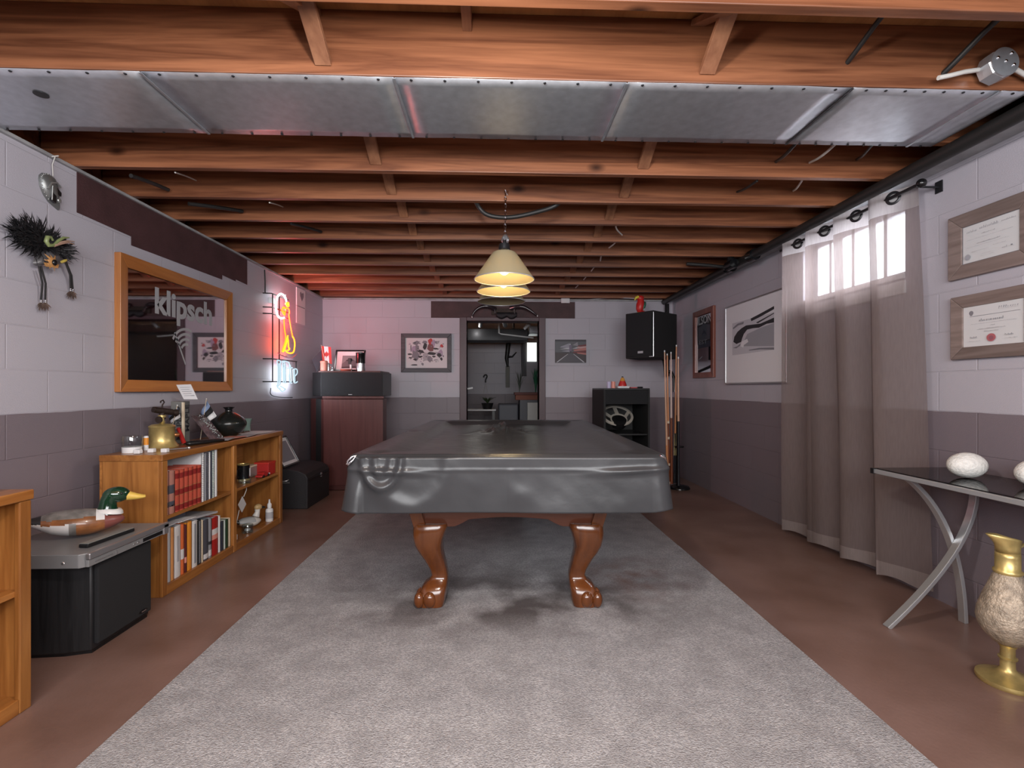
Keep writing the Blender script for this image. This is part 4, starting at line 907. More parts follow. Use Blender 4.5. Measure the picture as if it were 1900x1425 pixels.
B().add([p for p in pts]+[p+n_ for p in pts], [(0,1,2,3), (7,6,5,4), (0,4,5,1), (1,5,6,2), (2,6,7,3), (3,7,4,0)]).build('card', m_paper, t)
q = (pts[0]+pts[1]+pts[2]+pts[3])/4; ax = (pts[1]-pts[0]).normalized(); dn = (pts[3]-pts[0])
b = B()
for k in range(5):
    a = pts[0]+dn*(.2+.14*k)+(pts[1]-pts[0])*.16; e = pts[0]+dn*(.2+.14*k)+(pts[1]-pts[0])*(.84-.1*(k % 2)); 
    b.tube([a-n_*.35, e-n_*.35], .0011, 4); b.tube([a+n_*1.35, e+n_*1.35], .0011, 4)
b.build('lettering', m_inkgrey, t)['kind'] = 'stuff'
# little tricolour flags
m_fblue = M('flag_blue', (.22, .30, .48), .7)
def flag(px, base, yy, corners, lab):
    t = thing('table_flag', lab, 'flag', base, group='small tricolour flags')
    top = on_y(px[0], px[1], yy); B().tube([base, top], .0022, 6).build('flag_pole', m_cream, t, smooth=60); B().ell(top, (.004, .004, .004), seg=8, rings=6).build('pole_tip', m_white, t, smooth=80)
    P = [on_y(a, c, yy+.005*k) for k, (a, c) in enumerate(corners)]      # hoist top, fly top, fly bottom, hoist bottom
    b = B()
    for k in range(3):
        rows = []
        for m_ in range(2):
            f = (k+m_)/3; A, D = P[0].lerp(P[3], f), P[1].lerp(P[2], f)
            rows.append([A.lerp(D, j/8)+Vector((0, .006*math.sin(j*.9), 0)) for j in range(9)])
        b.loft(rows, False, False, closed=False, mi=k)
    b.build('flag_cloth', [m_fblue, m_blackmatte, m_white], t, smooth=80, solid=.001)
flag((383, 740), Vector((-2.0, 3.37, zt)), 3.37, [(384, 744), (371, 768), (386, 784), (402, 772)], 'blue black and white table flag beside the round black vase')
flag((329, 752), Vector((-2.03, 3.09, zt)), 3.08, [(329, 757), (311, 772), (316, 786), (335, 774)], 'blue black and white table flag drooping by the blowtorch')
# dark photo leaning, vase, candle holder, papers, handset
t = thing('dark_photo', 'dark glossy photo card leaning before the black vase', 'photo', (-1.93, 3.28, zt))
A = [Vector((-1.955, 3.20, zt+.17)), Vector((-1.965, 3.36, zt+.17)), Vector((-1.865, 3.42, zt+.003)), Vector((-1.845, 3.23, zt+.003))]; n_ = (A[1]-A[0]).cross(A[3]-A[0]).normalized()*.003
B().add(A+[p+n_ for p in A], [(0,1,2,3), (7,6,5,4), (0,4,5,1), (1,5,6,2), (2,6,7,3), (3,7,4,0)]).build('card', M('photo_dark', (.03, .028, .03), .2, 0, (30, .6, None, (.14, .10, .10))), t)
b = B(); random.seed(3)
for k in range(70):
    u, v = random.gauss(.62, .10), random.random(); p = A[0].lerp(A[1], u+.18*v).lerp(A[3].lerp(A[2], u+.18*v), v)
    s_ = 1 if n_.x > 0 else -1
    b.ell(p+n_*(1.1 if n_.x > 0 else -.1), (.003, .004, .003), seg=6, rings=4, mi=k % 2)
b.build('pale_flecks', [m_palegreen, m_grey], t)['kind'] = 'stuff'  # pale flecks scattered in a slanting band over the dark card
c = Vector((-1.945, 3.62, zt))
t = thing('round_vase', 'round black lens shaped vase with a flared neck', 'vase', c)
B().lathe([(0, .0), (.05, .0)]+[(.026+.091*math.sin(PI*k/20)**.9 if k > 10 else .05+.067*math.sin(PI*k/20)**.9, .002+.176*k/20) for k in range(1, 20)]+[(.026, .178)], c, 48).build('vase_body', M('black_ceramic', (.014, .016, .015), .22), t, smooth=50)
B().lathe([(.026, .176), (.023, .185), (.024, .195), (.036, .207), (.038, .211), (.03, .211), (.018, .197), (.018, .18)], c, 32, cap0=False, cap1=False).build('neck', m_blackgloss, t, smooth=50)
c = Vector((-1.98, 3.93, zt)); t = thing('candle_holder', 'pale green glass candle holder behind the black vase', 'candle holder', c)
B().lathe([(0, .012), (.032, .012), (.036, .02), (.034, .05), (.04, .085), (.047, .10), (.05, .105), (.04, .10), (.03, .06), (0, .055)], c, 28).build('bowl', M('green_glass', (.32, .48, .43), .12, trans=.4), t, smooth=50)
b = B(); [b.ell(c+Vector((.03*math.cos(a), .03*math.sin(a), .008)), (.010, .010, .008), seg=10, rings=6) for a in (.5, 2.6, 4.7)]; b.build('feet', m_chrome, t, smooth=80)
o = B().lathe([(0, -.004), (.05, -.004), (.05, .004), (0, .004)], (-2.05, 3.86, zt+.05), 28, Matrix.Rotation(math.radians(75), 3, 'Y')).build('white_disc', m_white, smooth=40); tag(o, 'white round disc propped behind the black vase', 'disc')
random.seed(11)
for k, (x, y, w_, l_, a, mt, lab) in enumerate(((-1.87, 3.95, .17, .15, .1, m_paper, 'white sheet at the far end of the bookcase top'), (-1.86, 3.80, .16, .2, -.2, m_paper, 'white paper by the candle holder'), (-1.81, 3.60, .10, .22, .15, m_paperdim, 'grey leaflet before the round vase'),
        (-1.83, 3.42, .13, .2, -.1, m_pink, 'pinkish leaflet on the bookcase edge'), (-1.80, 3.30, .09, .18, .25, m_paperdim, 'grey paper beside the black handset'))):
    o = B().obox((x, y, zt+.0012+.0022*k), (w_, l_, .0016), Matrix.Rotation(a, 3, 'Z')).build('loose_paper', mt); tag(o, lab, 'paper', 'loose papers on the bookcase')
t = thing('handset', 'black handset lying along the bookcase front edge', 'handset', (-1.82, 3.08, zt)); mm = M4at((-1.81, 3.10, zt), math.radians(68))
b = B(); rings = [[mm@Vector((x, w*math.cos(a), .014+h*math.sin(a))) for a in [2*PI*j/14 for j in range(14)]] for x, w, h in ((-.12, .012, .008), (-.11, .022, .0135), (-.04, .024, .0135), (.03, .02, .0135), (.1, .014, .010), (.13, .008, .006))]
b.loft(rings); b.build('handset_body', m_black, t, smooth=60); b = B(); [b.ell(mm@Vector((-.09+.018*k, 0, .0265)), (.005, .008, .002), mm.to_3x3(), 8, 5) for k in range(5)]; b.build('buttons', m_darkmetal, t)

# ================================================================ subwoofer, player, remote, decoy
t = thing('subwoofer', 'black subwoofer with a grey cloth front between the bookcases', 'subwoofer', (-1.83, 2.235, 0))
pl_ = [(-1.668, 2.068), (-1.668, 2.40), (-1.76, 2.425), (-1.88, 2.435), (-2.0, 2.42), (-2.08, 2.38), (-2.08, 2.09), (-2.0, 2.05), (-1.88, 2.035), (-1.76, 2.043)]
B().prism(pl_, lambda a, c, k: (a, c, .012+.358*k)).build('cabinet', m_ash, t, smooth=30, bevel=.006)
B().box(-1.668, -1.648, 2.078, 2.39, .035, .37).build('front_grille', m_grille, t, bevel=.006)
B().prism([(a*.985-.028, (c-2.235)*.96+2.235) for a, c in pl_], lambda a, c, k: (a, c, .012*k)).build('plinth', m_black, t)
B().ell((-1.6475, 2.335, .055), (.003, .028, .008), seg=16, rings=6).build('badge', m_blackgloss, t, smooth=80); B().box(-1.6455, -1.6445, 2.322, 2.350, .053, .057).build('badge_mark', m_silver, t)
zd = .3705
t = thing('dvd_player', 'grey disc player with silver front lying on the subwoofer', 'disc player', (-1.86, 2.24, zd))
B().prism([(-2.09, 1.995), (-1.66, 1.995), (-1.635, 2.02), (-1.635, 2.455), (-2.09, 2.455)], lambda a, c, k: (a, c, zd+.008+.056*k)).build('player_body', m_dvd, t, bevel=.003)
b = B()
for xx, yy in ((-1.70, 2.08), (-1.70, 2.37), (-2.0, 2.1), (-2.0, 2.36)): b.lathe([(0, 0), (.015, 0), (.015, .009), (0, .009)], (xx, yy, zd), 12)
b.build('feet', m_black, t)
B().box(-1.636, -1.618, 1.998, 2.47, zd+.042, zd+.066).build('front_ridge', m_silver, t, bevel=.003); B().box(-1.636, -1.624, 2.0, 2.465, zd+.012, zd+.040).build('front_panel', m_dvd, t, bevel=.002)
B().box(-1.6245, -1.6225, 2.30, 2.43, zd+.018, zd+.034).build('display_window', m_blackgloss, t); B().box(-1.636, -1.618, 2.435, 2.47, zd+.010, zd+.060).build('end_cap', m_silver, t, bevel=.003)
b = B(); [b.ell((-1.6235, yy, zd+.026), (.002, .007, .005), seg=10, rings=5) for yy in (2.245, 2.27)]; b.build('button', m_silver, t, smooth=80)
b = B(); b.box(-1.6245, -1.6225, 2.03, 2.12, zd+.023, zd+.027); b.box(-1.6245, -1.6225, 2.14, 2.145, zd+.016, zd+.034); b.build('lettering', m_silver, t)
B().lathe([(0, 0), (.007, 0), (.005, .002), (0, .002)], (-1.72, 1.995, zd+.03), 12, Matrix.Rotation(PI/2, 3, 'X')).build('screw', m_silver, t)
t = thing('remote_control', 'slim grey remote control lying beside the mallard decoy', 'remote', (-1.705, 2.19, zd+.065)); mm = M4at((-1.70, 2.19, zd+.0645), math.radians(86))
B().loft([[mm@Vector((x, y, z)) for x, y in ((-.115, -.02), (.125, -.022), (.125, .022), (-.115, .02))] for z in (0, .016)]).build('remote_body', m_black, t, bevel=.004); B().loft([[mm@Vector((x, y, z)) for x, y in ((-.112, -.019), (.122, -.021), (.122, .021), (-.112, .019))] for z in (.0162, .0185)]).build('face_plate', M('remote_grey', (.22, .23, .22), .4), t, bevel=.001)
m_mgreen = M('mallard_green', (.010, .045, .022), .12, var=(5, .5, None), coat=.6); m_mbrown = M('mallard_brown', (.26, .10, .035), .3, var=(18, .45, None), coat=.3); m_mbreast = M('mallard_breast', (.22, .07, .06), .3, coat=.3); m_mbill = M('mallard_bill', (.72, .48, .10), .35); m_mgrey = M('mallard_grey', (.20, .19, .18), .35, var=(30, .4, None)); m_mwhite = M('mallard_white', (.74, .74, .74), .3)
zk = zd+.0645
mm = M4at((-1.882, 2.235, zk), math.radians(38))
t = thing('mallard_decoy', 'painted mallard decoy with glossy green head on the disc player', 'duck decoy', (-1.905, 2.225, zk))
def mall(u, h, a):
    if u < .10: return 4 if h > .55 else 5
    if u < .22: return 5 if h > .62 else (4 if h > .42 else 5)
    if u < .47 and h < .56: return 4
    if u < .53 and h < .56: return 3
    if u > .80: return 2 if h < .78 else 4
    if u > .72 and h > .55: return 4
    if h > .72: return 3
    return 1
decoy(t, mm, .36, .155, .13, [m_mgreen, m_mbrown, m_mbreast, m_mgrey, m_mwhite, m_dblack], mall, 1, None)
B().lathe([(.052, 0), (.048, .012), (.040, .02)], mm@Vector((.125, 0, .090)), 24, mm.to_3x3()@Matrix.Rotation(math.radians(12), 3, 'Y')).build('collar', m_mwhite, t, smooth=60)
b = B(); b.tube([mm@Vector((.118, 0, .085)), mm@Vector((.118, 0, .115)), mm@Vector((.122, 0, .145)), mm@Vector((.134, 0, .165))], [.045, .036, .032, .034], 24); b.ell(mm@Vector((.150, 0, .168)), (.052, .034, .037), mm.to_3x3(), 26, 16); b.build('head', m_mgreen, t, smooth=80)
rings = [[mm@Vector((x, w*math.cos(a), z+h*math.sin(a))) for a in [2*PI*j/16 for j in range(16)]] for x, w, h, z in ((.186, .023, .024, .160), (.205, .021, .020, .155), (.225, .022, .015, .150), (.245, .021, .010, .147), (.258, .014, .007, .146))]
B().loft(rings).build('bill', m_mbill, t, smooth=60)
b = B(); [b.ell(mm@Vector((.168, s*.0325, .176)), (.005, .003, .005), mm.to_3x3(), 8, 6) for s in (-1, 1)]; b.build('eye', m_blackgloss, t, smooth=80)
# ================================================================ wall at -X: mirror, masks, neon sign, calendar
def rect_frame(t, corners, wd, depth, nrm, mats, inner=None, name='frame_rail', lip=0):
    """four mitred rails; corners = bl, br, tr, tl on the wall plane; nrm points into the room; mats = (horizontal, upright)"""
    C = [Vector(c) for c in corners]; n = Vector(nrm).normalized(); ex = (C[1]-C[0]).normalized(); ey = (C[3]-C[0]).normalized()
    I = [C[0]+ex*wd+ey*wd, C[1]-ex*wd+ey*wd, C[2]-ex*wd-ey*wd, C[3]+ex*wd-ey*wd]
    for k in range(4):
        a, c, d, e = C[k], C[(k+1) % 4], I[(k+1) % 4], I[k]
        B().add([a, c, d, e]+[p+n*depth for p in (a, c)]+[p+n*(depth-lip) for p in (d, e)], [(0,1,2,3), (7,6,5,4), (0,4,5,1), (1,5,6,2), (2,6,7,3), (3,7,4,0)]).build(name, mats[k % 2], t, bevel=.003)
    return I
def panel(name, corners, off, nrm, mat, t, th=.003):
    n = Vector(nrm).normalized(); C = [Vector(c)+n*off for c in corners]; return B().add(C+[p+n*th for p in C], [(0,1,2,3), (7,6,5,4), (0,4,5,1), (1,5,6,2), (2,6,7,3), (3,7,4,0)]).build(name, mat, t)
def artwork(name, origin, ex, ey, n, w, h, polys, mats, t, off):
    """flat picture: a sheet and coloured patches in sheet units (0..1), all one mesh"""
    o, ex, ey, n = Vector(origin), Vector(ex).normalized(), Vector(ey).normalized(), Vector(n).normalized(); b = B()
    def P(u, v, k): return o+ex*(u*w)+ey*(v*h)+n*(off+k)
    b.add([P(0,0,0), P(1,0,0), P(1,1,0), P(0,1,0)], [(0,1,2,3)], 0)
    for i, (mi, poly) in enumerate(polys): b.add([P(u, v, .0004+.00004*i) for u, v in poly], [tuple(range(len(poly)))], mi)
    ob = b.build(name, mats, t); return ob
t = thing('framed_mirror', 'large wood framed dark mirror with grey lettering above the bookcase', 'mirror', (XL, 3.44, 1.077))
cs = [(XL, 2.845, 1.077), (XL, 4.03, 1.077), (XL, 4.03, 1.877), (XL, 2.845, 1.877)]
I = rect_frame(t, cs, .072, .038, (1, 0, 0), (m_mirrorwood, m_mirrorwood_z), lip=.012)
panel('mirror_glass', I, .012, (1, 0, 0), m_mirror, t)
m_etch = M('etched_grey', (.36, .36, .38), .6)
text('lettering', 'klipsch', m_etch, t, LW((XL+.0155, 3.15, 1.582)), .225, .0004, .007, .62, local=False)
b = B(); xx = XL+.0157
def strip(pts, w_):
    P = [Vector((xx, a, c)) for a, c in pts]; L_, R_ = [], []
    for i, p in enumerate(P):
        tg = (P[min(i+1, len(P)-1)]-P[max(i-1, 0)]).normalized(); nn = Vector((0, -tg.z, tg.y))
        L_.append(p+nn*w_/2); R_.append(p-nn*w_/2)
    b.loft([L_, R_], False, False, closed=False)
strip([(3.345, 1.475), (3.46, 1.265)], .014)
for r in (.06, .095, .13, .165): strip([(3.47+r*math.cos(a), 1.345+r*math.sin(a)) for a in [math.radians(150-10*k) for k in range(9)]], .018)
b.build('emblem', m_etch, t)

m_pewter = M('pewter', (.20, .205, .205), .36, .6); m_pewterlight = M('pewter_bright', (.42, .43, .42), .3, .7)
t = thing('helmet_mask', 'small pewter warrior helmet plaque hanging by a cord', 'mask', (XL, 2.437, 1.99))
cy_, cz_ = 2.437, 2.06
out = [(-.053, .035), (-.05, .055), (-.035, .072), (-.01, .08), (.02, .074), (.038, .05), (.046, .0), (.050, -.04), (.050, -.078), (.02, -.066), (-.005, -.055), (-.03, -.03), (-.047, .0)]
rings = []
for f, d in ((1, 0), (.97, .010), (.85, .018), (.6, .026), (.3, .031), (.04, .033)): rings.append([Vector((XL+.001+d, cy_+.0+a*f, cz_+.005+(c-.005)*f)) for a, c in out])
B().loft(rings).build('helmet_shell', m_pewter, t, smooth=40)
b = B()
for (a, c), (a2, c2) in zip(out, out[1:]+out[:1]):
    if a < .02:
        for q in (.25, .75): b.ell((XL+.012, cy_+(a+(a2-a)*q)*.93, cz_+.005+(c+(c2-c)*q-.005)*.93), (.004, .0038, .0038), seg=8, rings=6)
b.build('studs', m_pewterlight, t, smooth=80)['kind'] = 'stuff'
B().prism([(-.008, .02), (-.012, -.052), (.008, -.058), (.010, -.01), (.036, -.014), (.038, .004), (.0, .03)], lambda a, c, k: (XL+.018+.013*k, cy_+a, cz_+c)).build('visor_opening', m_black, t)
b = B(); b.tube([(XL+.03, cy_-.035, cz_-.005), (XL+.034, cy_-.02, cz_+.03), (XL+.034, cy_+.01, cz_+.042), (XL+.028, cy_+.036, cz_+.03)], .004, 8); b.tube([(XL+.031, cy_-.014, cz_-.05), (XL+.034, cy_-.014, cz_+.018)], .003, 8); b.ell((XL+.026, cy_+.03, cz_-.036), (.006, .012, .012), seg=12, rings=6); b.build('brow_ridge', m_pewterlight, t, smooth=60)
B().tube([(XL+.012, cy_+.012, cz_+.075), (XL+.014, cy_+.006, cz_+.13), (XL+.03, cy_+.005, cz_+.172)], .0025, 6).build('cord', m_cable_w, t, smooth=60)
B().tube([(XL+.018, cy_+.0, 2.226), (XL+.045, cy_+.005, 2.232)], .003, 6).build('nail', m_cable_w, t)

m_feather = M('black_feather', (.010, .010, .012), .6); m_leather = M('leather_cord', (.025, .024, .025), .45); m_tuft = M('brown_tuft', (.13, .085, .07), .8)
t = thing('feather_mask', 'black feathered tribal mask with dangling beaded cords', 'mask', (XL, 2.34, 1.45)); random.seed(21)
mc = on_x(82, 456, XL+.05)                                                # middle of the plumage
ou = lambda px, py, d=.05: on_x(px, py, XL+d)
b = B()
for k in range(760):
    a = random.uniform(0, 2*PI); r0 = math.sqrt(random.random()); bx, bz = .128*r0*math.cos(a), .06*r0*math.sin(a)
    if bz < -.028 and bx > -.01: continue
    base = mc+Vector((random.uniform(-.03, .02), -.01+bx, .012+bz-.12*bx))
    dr = Vector((random.uniform(.05, .5), math.cos(a)*1.0+random.gauss(0, .35)-(.25 if bx < 0 else -.1), math.sin(a)*.8+random.gauss(0, .35)+.15)).normalized()
    ln = random.uniform(.03, .075)*(1.15 if bx < 0 else .8); w_ = random.uniform(.003, .0075); side = dr.cross(Vector((1, 0, 0))).normalized()
    mid = base+dr*ln*.55+Vector((.006, 0, random.uniform(-.006, .006))); tip = base+dr*ln+Vector((0, 0, random.uniform(-.012, .01)))
    b.add([base-side*w_*.4, base+side*w_*.4, mid+side*w_*.5, mid-side*w_*.5, tip], [(0,1,2,3), (3,2,4)])
b.ell(mc+Vector((-.025, -.01, .012)), (.022, .10, .05), seg=20, rings=12)
b.build('plumage', m_feather, t)['kind'] = 'stuff'
b = B(); fc = ou(97, 478, .06); 
rings = []
for f, d in ((1, 0), (.9, .014), (.6, .026), (.25, .032), (.03, .034)): rings.append([fc+Vector((d-.02, math.cos(a)*.075*f, math.sin(a)*.036*f-.022*f*math.cos(a)*math.cos(a)+.10*math.cos(a)*f*.22)) for a in [2*PI*j/28 for j in range(28)]])
b.loft(rings); b.build('face', M('mask_face', (.10, .095, .10), .35), t, smooth=60)
m_amber = M('amber_leather', (.50, .25, .09), .5); b = B(); ec = ou(98, 486, .088)
for k in range(9):
    a = 2*PI*k/9+.3; r_ = .036+.010*(k % 2); p = ec+Vector((-.010, math.cos(a)*r_, math.sin(a)*r_)); q1 = ec+Vector((0, math.cos(a+.45)*.017, math.sin(a+.45)*.017)); q2 = ec+Vector((0, math.cos(a-.45)*.017, math.sin(a-.45)*.017)); b.add([q1, q2, p, ec+Vector((.004, 0, 0))], [(0, 1, 3), (0, 2, 1), (1, 2, 3), (2, 0, 3)])
b.add([ec+Vector((-.006, -.04, -.012)), ec+Vector((-.006, .04, -.002)), ec+Vector((-.002, .03, -.022)), ec+Vector((-.002, -.035, -.03))], [(0, 1, 2, 3)])
b.build('eye_patch', m_amber, t)
B().ell(ec+Vector((.006, .003, -.002)), (.008, .012, .014), seg=16, rings=10).build('eye', m_blackgloss, t, smooth=80)
B().tube([ec+Vector((-.004, .05, .012)), ec+Vector((-.002, .065, .022)), ec+Vector((-.004, .078, .03))], [.006, .007, .004], 8).build('brow', M('brow_yellow', (.5, .38, .08), .5), t, smooth=60)
sp_ = [ou(px, py, .115) for px, py in ((98, 446), (94, 440), (88, 440), (86, 448), (90, 455), (101, 455), (108, 447), (118, 441), (128, 441))]
B().tube(sp_, [.005, .007, .009, .0095, .009, .008, .007, .006, .003], 10).build('ribbon', M('ribbon_olive', (.20, .24, .10), .4), t, smooth=60)
b = B(); [b.tube([ou(100, 456, .118), ou(112, 450+dz, .118), ou(126, 447+dz, .112), ou(138, 448+2*dz, .10)], [.006, .005, .004, .002], 8) for dz in (0, 2.6)]; b.build('quill', M('quill_tan', (.42, .27, .20), .5), t, smooth=60)
for top, low in (((72, 494), (76, 556)), ((76, 494), (84, 556)), ((120, 483), (131, 535)), ((122, 485), (135, 536))):
    a, e = ou(*top, .07), ou(*low, .03); o = B().tube([a, a.lerp(e, .5)+Vector((.006, .006, 0)), e], .0042, 8).build('cord', m_leather, t, smooth=60)
    b = B(); [b.ell(e+Vector((.002, 0, -.004-.008*k)), (.005, .005, .004), seg=8, rings=6) for k in range(2)]; b.build('bead', m_chrome, o, smooth=80)
    b = B()
    for k in range(26):
        d = Vector((random.uniform(-.2, .6), random.gauss(0, .6), -1)).normalized(); l_ = random.uniform(.02, .045); p = e+Vector((0, 0, -.014)); s_ = d.cross(Vector((1, 0, 0))).normalized()*.0022; b.add([p-s_, p+s_, p+d*l_*.6+s_*1.6, p+d*l_*.6-s_*1.6, p+d*l_], [(0, 1, 2, 3), (3, 2, 4)])
    b.build('tuft', m_tuft, o)

# ---- neon beer sign
XN = XL+.085
t = thing('neon_sign', 'lit neon beer sign with an orange arm holding a white ring', 'neon sign', (XL, 4.9, 1.02))
NZ = lambda x, y, d=0: on_x(480+x/5.936, 520+y/5.936, XN+d)
def smooth_line(P, it=2, closed=False):
    for _ in range(it):
        Q = [] if closed else [P[0]]
        for a, c in zip(P, P[1:]+([P[0]] if closed else [])): Q += [a.lerp(c, .25), a.lerp(c, .75)]
        P = Q if closed else Q+[P[-1]]
    return P
def neon(name, strokes, mat, r=.0058, d=0):
    b = B()
    for s in strokes: b.tube(smooth_line([NZ(x, y, d) for x, y in s]), r, 8)
    return b.build(name, mat, t, smooth=70)
neon('ring_tube', [[(305, 235), (298, 200), (280, 170), (258, 152), (236, 150), (212, 170), (196, 215), (188, 280), (194, 345), (210, 392), (232, 415), (256, 420), (280, 412)]], m_neon_w, .0085)
neon('arm_tube', [[(278, 410), (280, 480), (286, 560), (300, 622), (292, 680), (270, 740), (256, 785)], [(330, 372), (338, 430), (346, 480), (358, 550), (372, 615)]], m_neon_o, .0062)
neon('sleeve_tube', [[(372, 618), (392, 650), (398, 710), (390, 775), (378, 800), (340, 806), (305, 790), (296, 770)], [(258, 786), (275, 740), (300, 680), (322, 610)], [(318, 625), (328, 690), (326, 740), (345, 755), (318, 775)], [(318, 640), (300, 720), (272, 790)]], m_neon_y, .0062)
neon('hand_tube', [[(252, 330), (262, 312), (290, 308), (300, 322), (288, 352), (290, 392), (270, 372), (255, 340)], [(298, 318), (318, 300), (338, 330), (336, 372)], [(262, 300), (285, 292), (296, 318)], [(270, 330), (276, 360), (286, 385)]], m_neon_o, .006)
neon('finger_tube', [[(296, 252), (330, 246), (326, 262), (334, 288), (302, 284), (318, 268), (294, 262)]], m_neon_y, .007)
L_ = [[(207, 880), (200, 905), (214, 925), (214, 1130), (200, 1168)], [(207, 880), (242, 888), (236, 905), (240, 1140), (206, 1175)], [(268, 905), (262, 930), (270, 950), (270, 1125), (284, 1132)], [(268, 905), (292, 900), (292, 1118), (300, 1130)], [(248, 905), (262, 890), (300, 892), (330, 905)],
      [(334, 905), (342, 940), (336, 970), (338, 1126), (364, 1132)], [(342, 930), (354, 950), (358, 1120)], [(318, 970), (372, 964)], [(378, 985), (384, 1122), (402, 1134), (426, 1118)], [(378, 985), (402, 974), (424, 980), (426, 1030), (398, 1056)], [(392, 985), (398, 1118)], [(206, 1178), (236, 1205), (262, 1232), (294, 1200), (268, 1182), (240, 1166)], [(226, 915), (228, 1120)], [(280, 930), (282, 1110)]]
neon('letter_tube', L_, m_neon_b, .0062)
L2 = [[(x+dx, y) for x, y in s] for s in L_ for dx in (7.5,)]
neon('letter_outline', L2, m_black, .0021, -.002)  # shading beside the letter tubes, put in as thin black tubes
neon('unlit_tube', [[(210, 800), (250, 830), (300, 845), (340, 862), (380, 850), (420, 812)], [(300, 838), (330, 860), (372, 862)]], m_neon_off, .005)
b = B()
for z in (1.99, 1.86, 1.80, 1.375, 1.16): b.tube([(XL, 4.62, z), (XN-.012, 4.64, z), (XN-.012, 5.22 if z < 1.5 else 5.0, z+.005)], .006, 6)
for yy in (4.66, 4.80): b.tube([(XN-.012, yy, 1.16), (XN-.012, yy, 1.99)], .006, 6)
b.tube([(XN-.012, 5.20, 1.16), (XN-.012, 5.20, 1.38)], .006, 6)
b.build('frame', m_black, t, smooth=40)
b = B()
for z, yy in ((2.03, 4.93), (1.80, 4.93), (1.62, 5.0), (1.42, 4.86), (1.3, 5.2), (1.1, 4.8)): b.tube([(XN-.02, yy, z), (XN, yy, z)], .007, 8)
b.build('tube_supports', m_jar, t, smooth=60)
B().box(XL, XL+.035, 4.73, 4.79, 1.915, 1.97).build('transformer', m_white, t, bevel=.004)
B().tube([(XL+.012, 4.64, 1.99), (XL+.014, 4.635, 2.1), (XL+.012, 4.63, 2.21)], .006, 8).build('power_cord', m_cable_b, t, smooth=60)
B().tube(smooth_line([Vector(p) for p in ((XL+.02, 4.74, 1.10), (XL+.015, 4.73, 1.03), (XL+.015, 4.95, 1.005), (XL+.015, 5.25, 1.0))]), .004, 6).build('loose_wire', m_cable_b, t, smooth=60)
for nm, c, pw, col, sz, sy in (('neon_glow_letters', (XN-.012, 5.0, 1.19), 1.0, (.86, .93, 1), .40, .26), ('neon_glow_ring', (XN-.012, 4.85, 1.92), .15, (.9, .97, 1), .22, .22), ('neon_glow_arm', (XN-.012, 4.97, 1.65), 1.1, (1, .07, .05), .14, .42)):
    light(nm, 'AREA', c, pw, col, (XL-1, c[1], c[2]), sz, sy)                                # glow on the wall behind the tubes
for nm, c, pw, col, sz, sy in (('neon_light_letters', (XN+.02, 5.0, 1.19), 3, (.86, .93, 1), .26, .26), ('neon_light_ring', (XN+.02, 4.85, 1.92), 1.5, (.9, .97, 1), .2, .2), ('neon_light_arm', (XN+.02, 4.97, 1.70), 5.5, (1, .08, .12), .14, .36)):
    light(nm, 'AREA', c, pw, col, (c[0]+.6, c[1]+.45, c[2]+(.75 if 'arm' in nm else .25)), sz, sy)                     # and on the corner it faces
# calendar
t = thing('wall_calendar', 'white wall calendar with a dark heart picture beyond the neon sign', 'calendar', (XL, 5.5, 1.8))
B().box(XL, XL+.008, 5.38, 5.62, 2.005, 2.205).build('picture_page', m_paper, t); B().box(XL, XL+.006, 5.38, 5.62, 1.815, 2.0).build('date_page', m_paper, t)
hp = [(0, -.06), (-.05, -.005), (-.052, .03), (-.03, .045), (0, .025), (.03, .045), (.052, .03), (.05, -.005)]
B().prism(hp, lambda a, c, k: (XL+.008+.001*k, 5.52+a, 2.13+c)).build('heart_print', m_inkgrey, t)
b = B(); b.box(XL, XL+.01, 5.40, 5.60, 1.999, 2.006); b.build('binding', m_inkgrey, t)

# ================================================================ far corner: loudspeaker cabinet, trunk
t = thing('corner_loudspeaker', 'large corner loudspeaker with black top and reddish wood base', 'loudspeaker', (-1.55, 5.6, 0))
b = B(); b.prism([(-1.84, 5.28), (-1.205, 5.28), (-1.205, 5.45), (-1.62, 6.12), (-2.1, 6.12), (-2.1, 5.62)], lambda a, c, k: (a, c, .05+.93*k)); b.build('bass_cabinet', m_redwood, t, bevel=.004)
B().box(-1.845, -1.20, 5.272, 5.29, .005, .05).build('plinth', m_redwood, t, bevel=.004); B().box(-1.85, -1.195, 5.27, 5.30, .985, 1.012).build('top_moulding', m_redwood, t, bevel=.004)
B().prism([(-1.97, 5.42), (-1.845, 5.30), (-1.845, 5.9), (-1.97, 5.9)], lambda a, c, k: (a, c, .98*k)).build('side_baffle', m_blackmatte, t)
b = B(); b.prism([(-1.865, 5.275), (-1.205, 5.275), (-1.205, 5.7), (-2.0, 6.0), (-2.0, 5.40)], lambda a, c, k: (a, c, 1.014+.255*k)); b.build('top_cabinet', m_black, t, bevel=.004)
B().box(-1.862, -1.208, 5.266, 5.275, 1.022, 1.262).build('top_grille', m_grille, t, bevel=.003); B().box(-1.57, -1.53, 5.264, 5.2665, 1.028, 1.032).build('badge', m_silver, t)
zc = 1.2695
o = B().box(-1.9, -1.235, 5.30, 5.75, zc, zc+.016).build('wood_board', m_redwood, bevel=.003); tag(o, 'thin dark red board lying on the corner loudspeaker', 'board')
zc += .0165
t = thing('picture_frame', 'black framed photo with white mat propped on the corner loudspeaker', 'picture frame', (-1.66, 5.5, zc))
tl = math.radians(18); ey = Vector((0, math.sin(tl), math.cos(tl))); ex = Vector((1, 0, 0)); n_ = Vector((0, -math.cos(tl), math.sin(tl))); o0 = Vector((-1.80, 5.50, zc)); fw, fh = .335, .255
cs = [o0, o0+ex*fw, o0+ex*fw+ey*fh, o0+ey*fh]
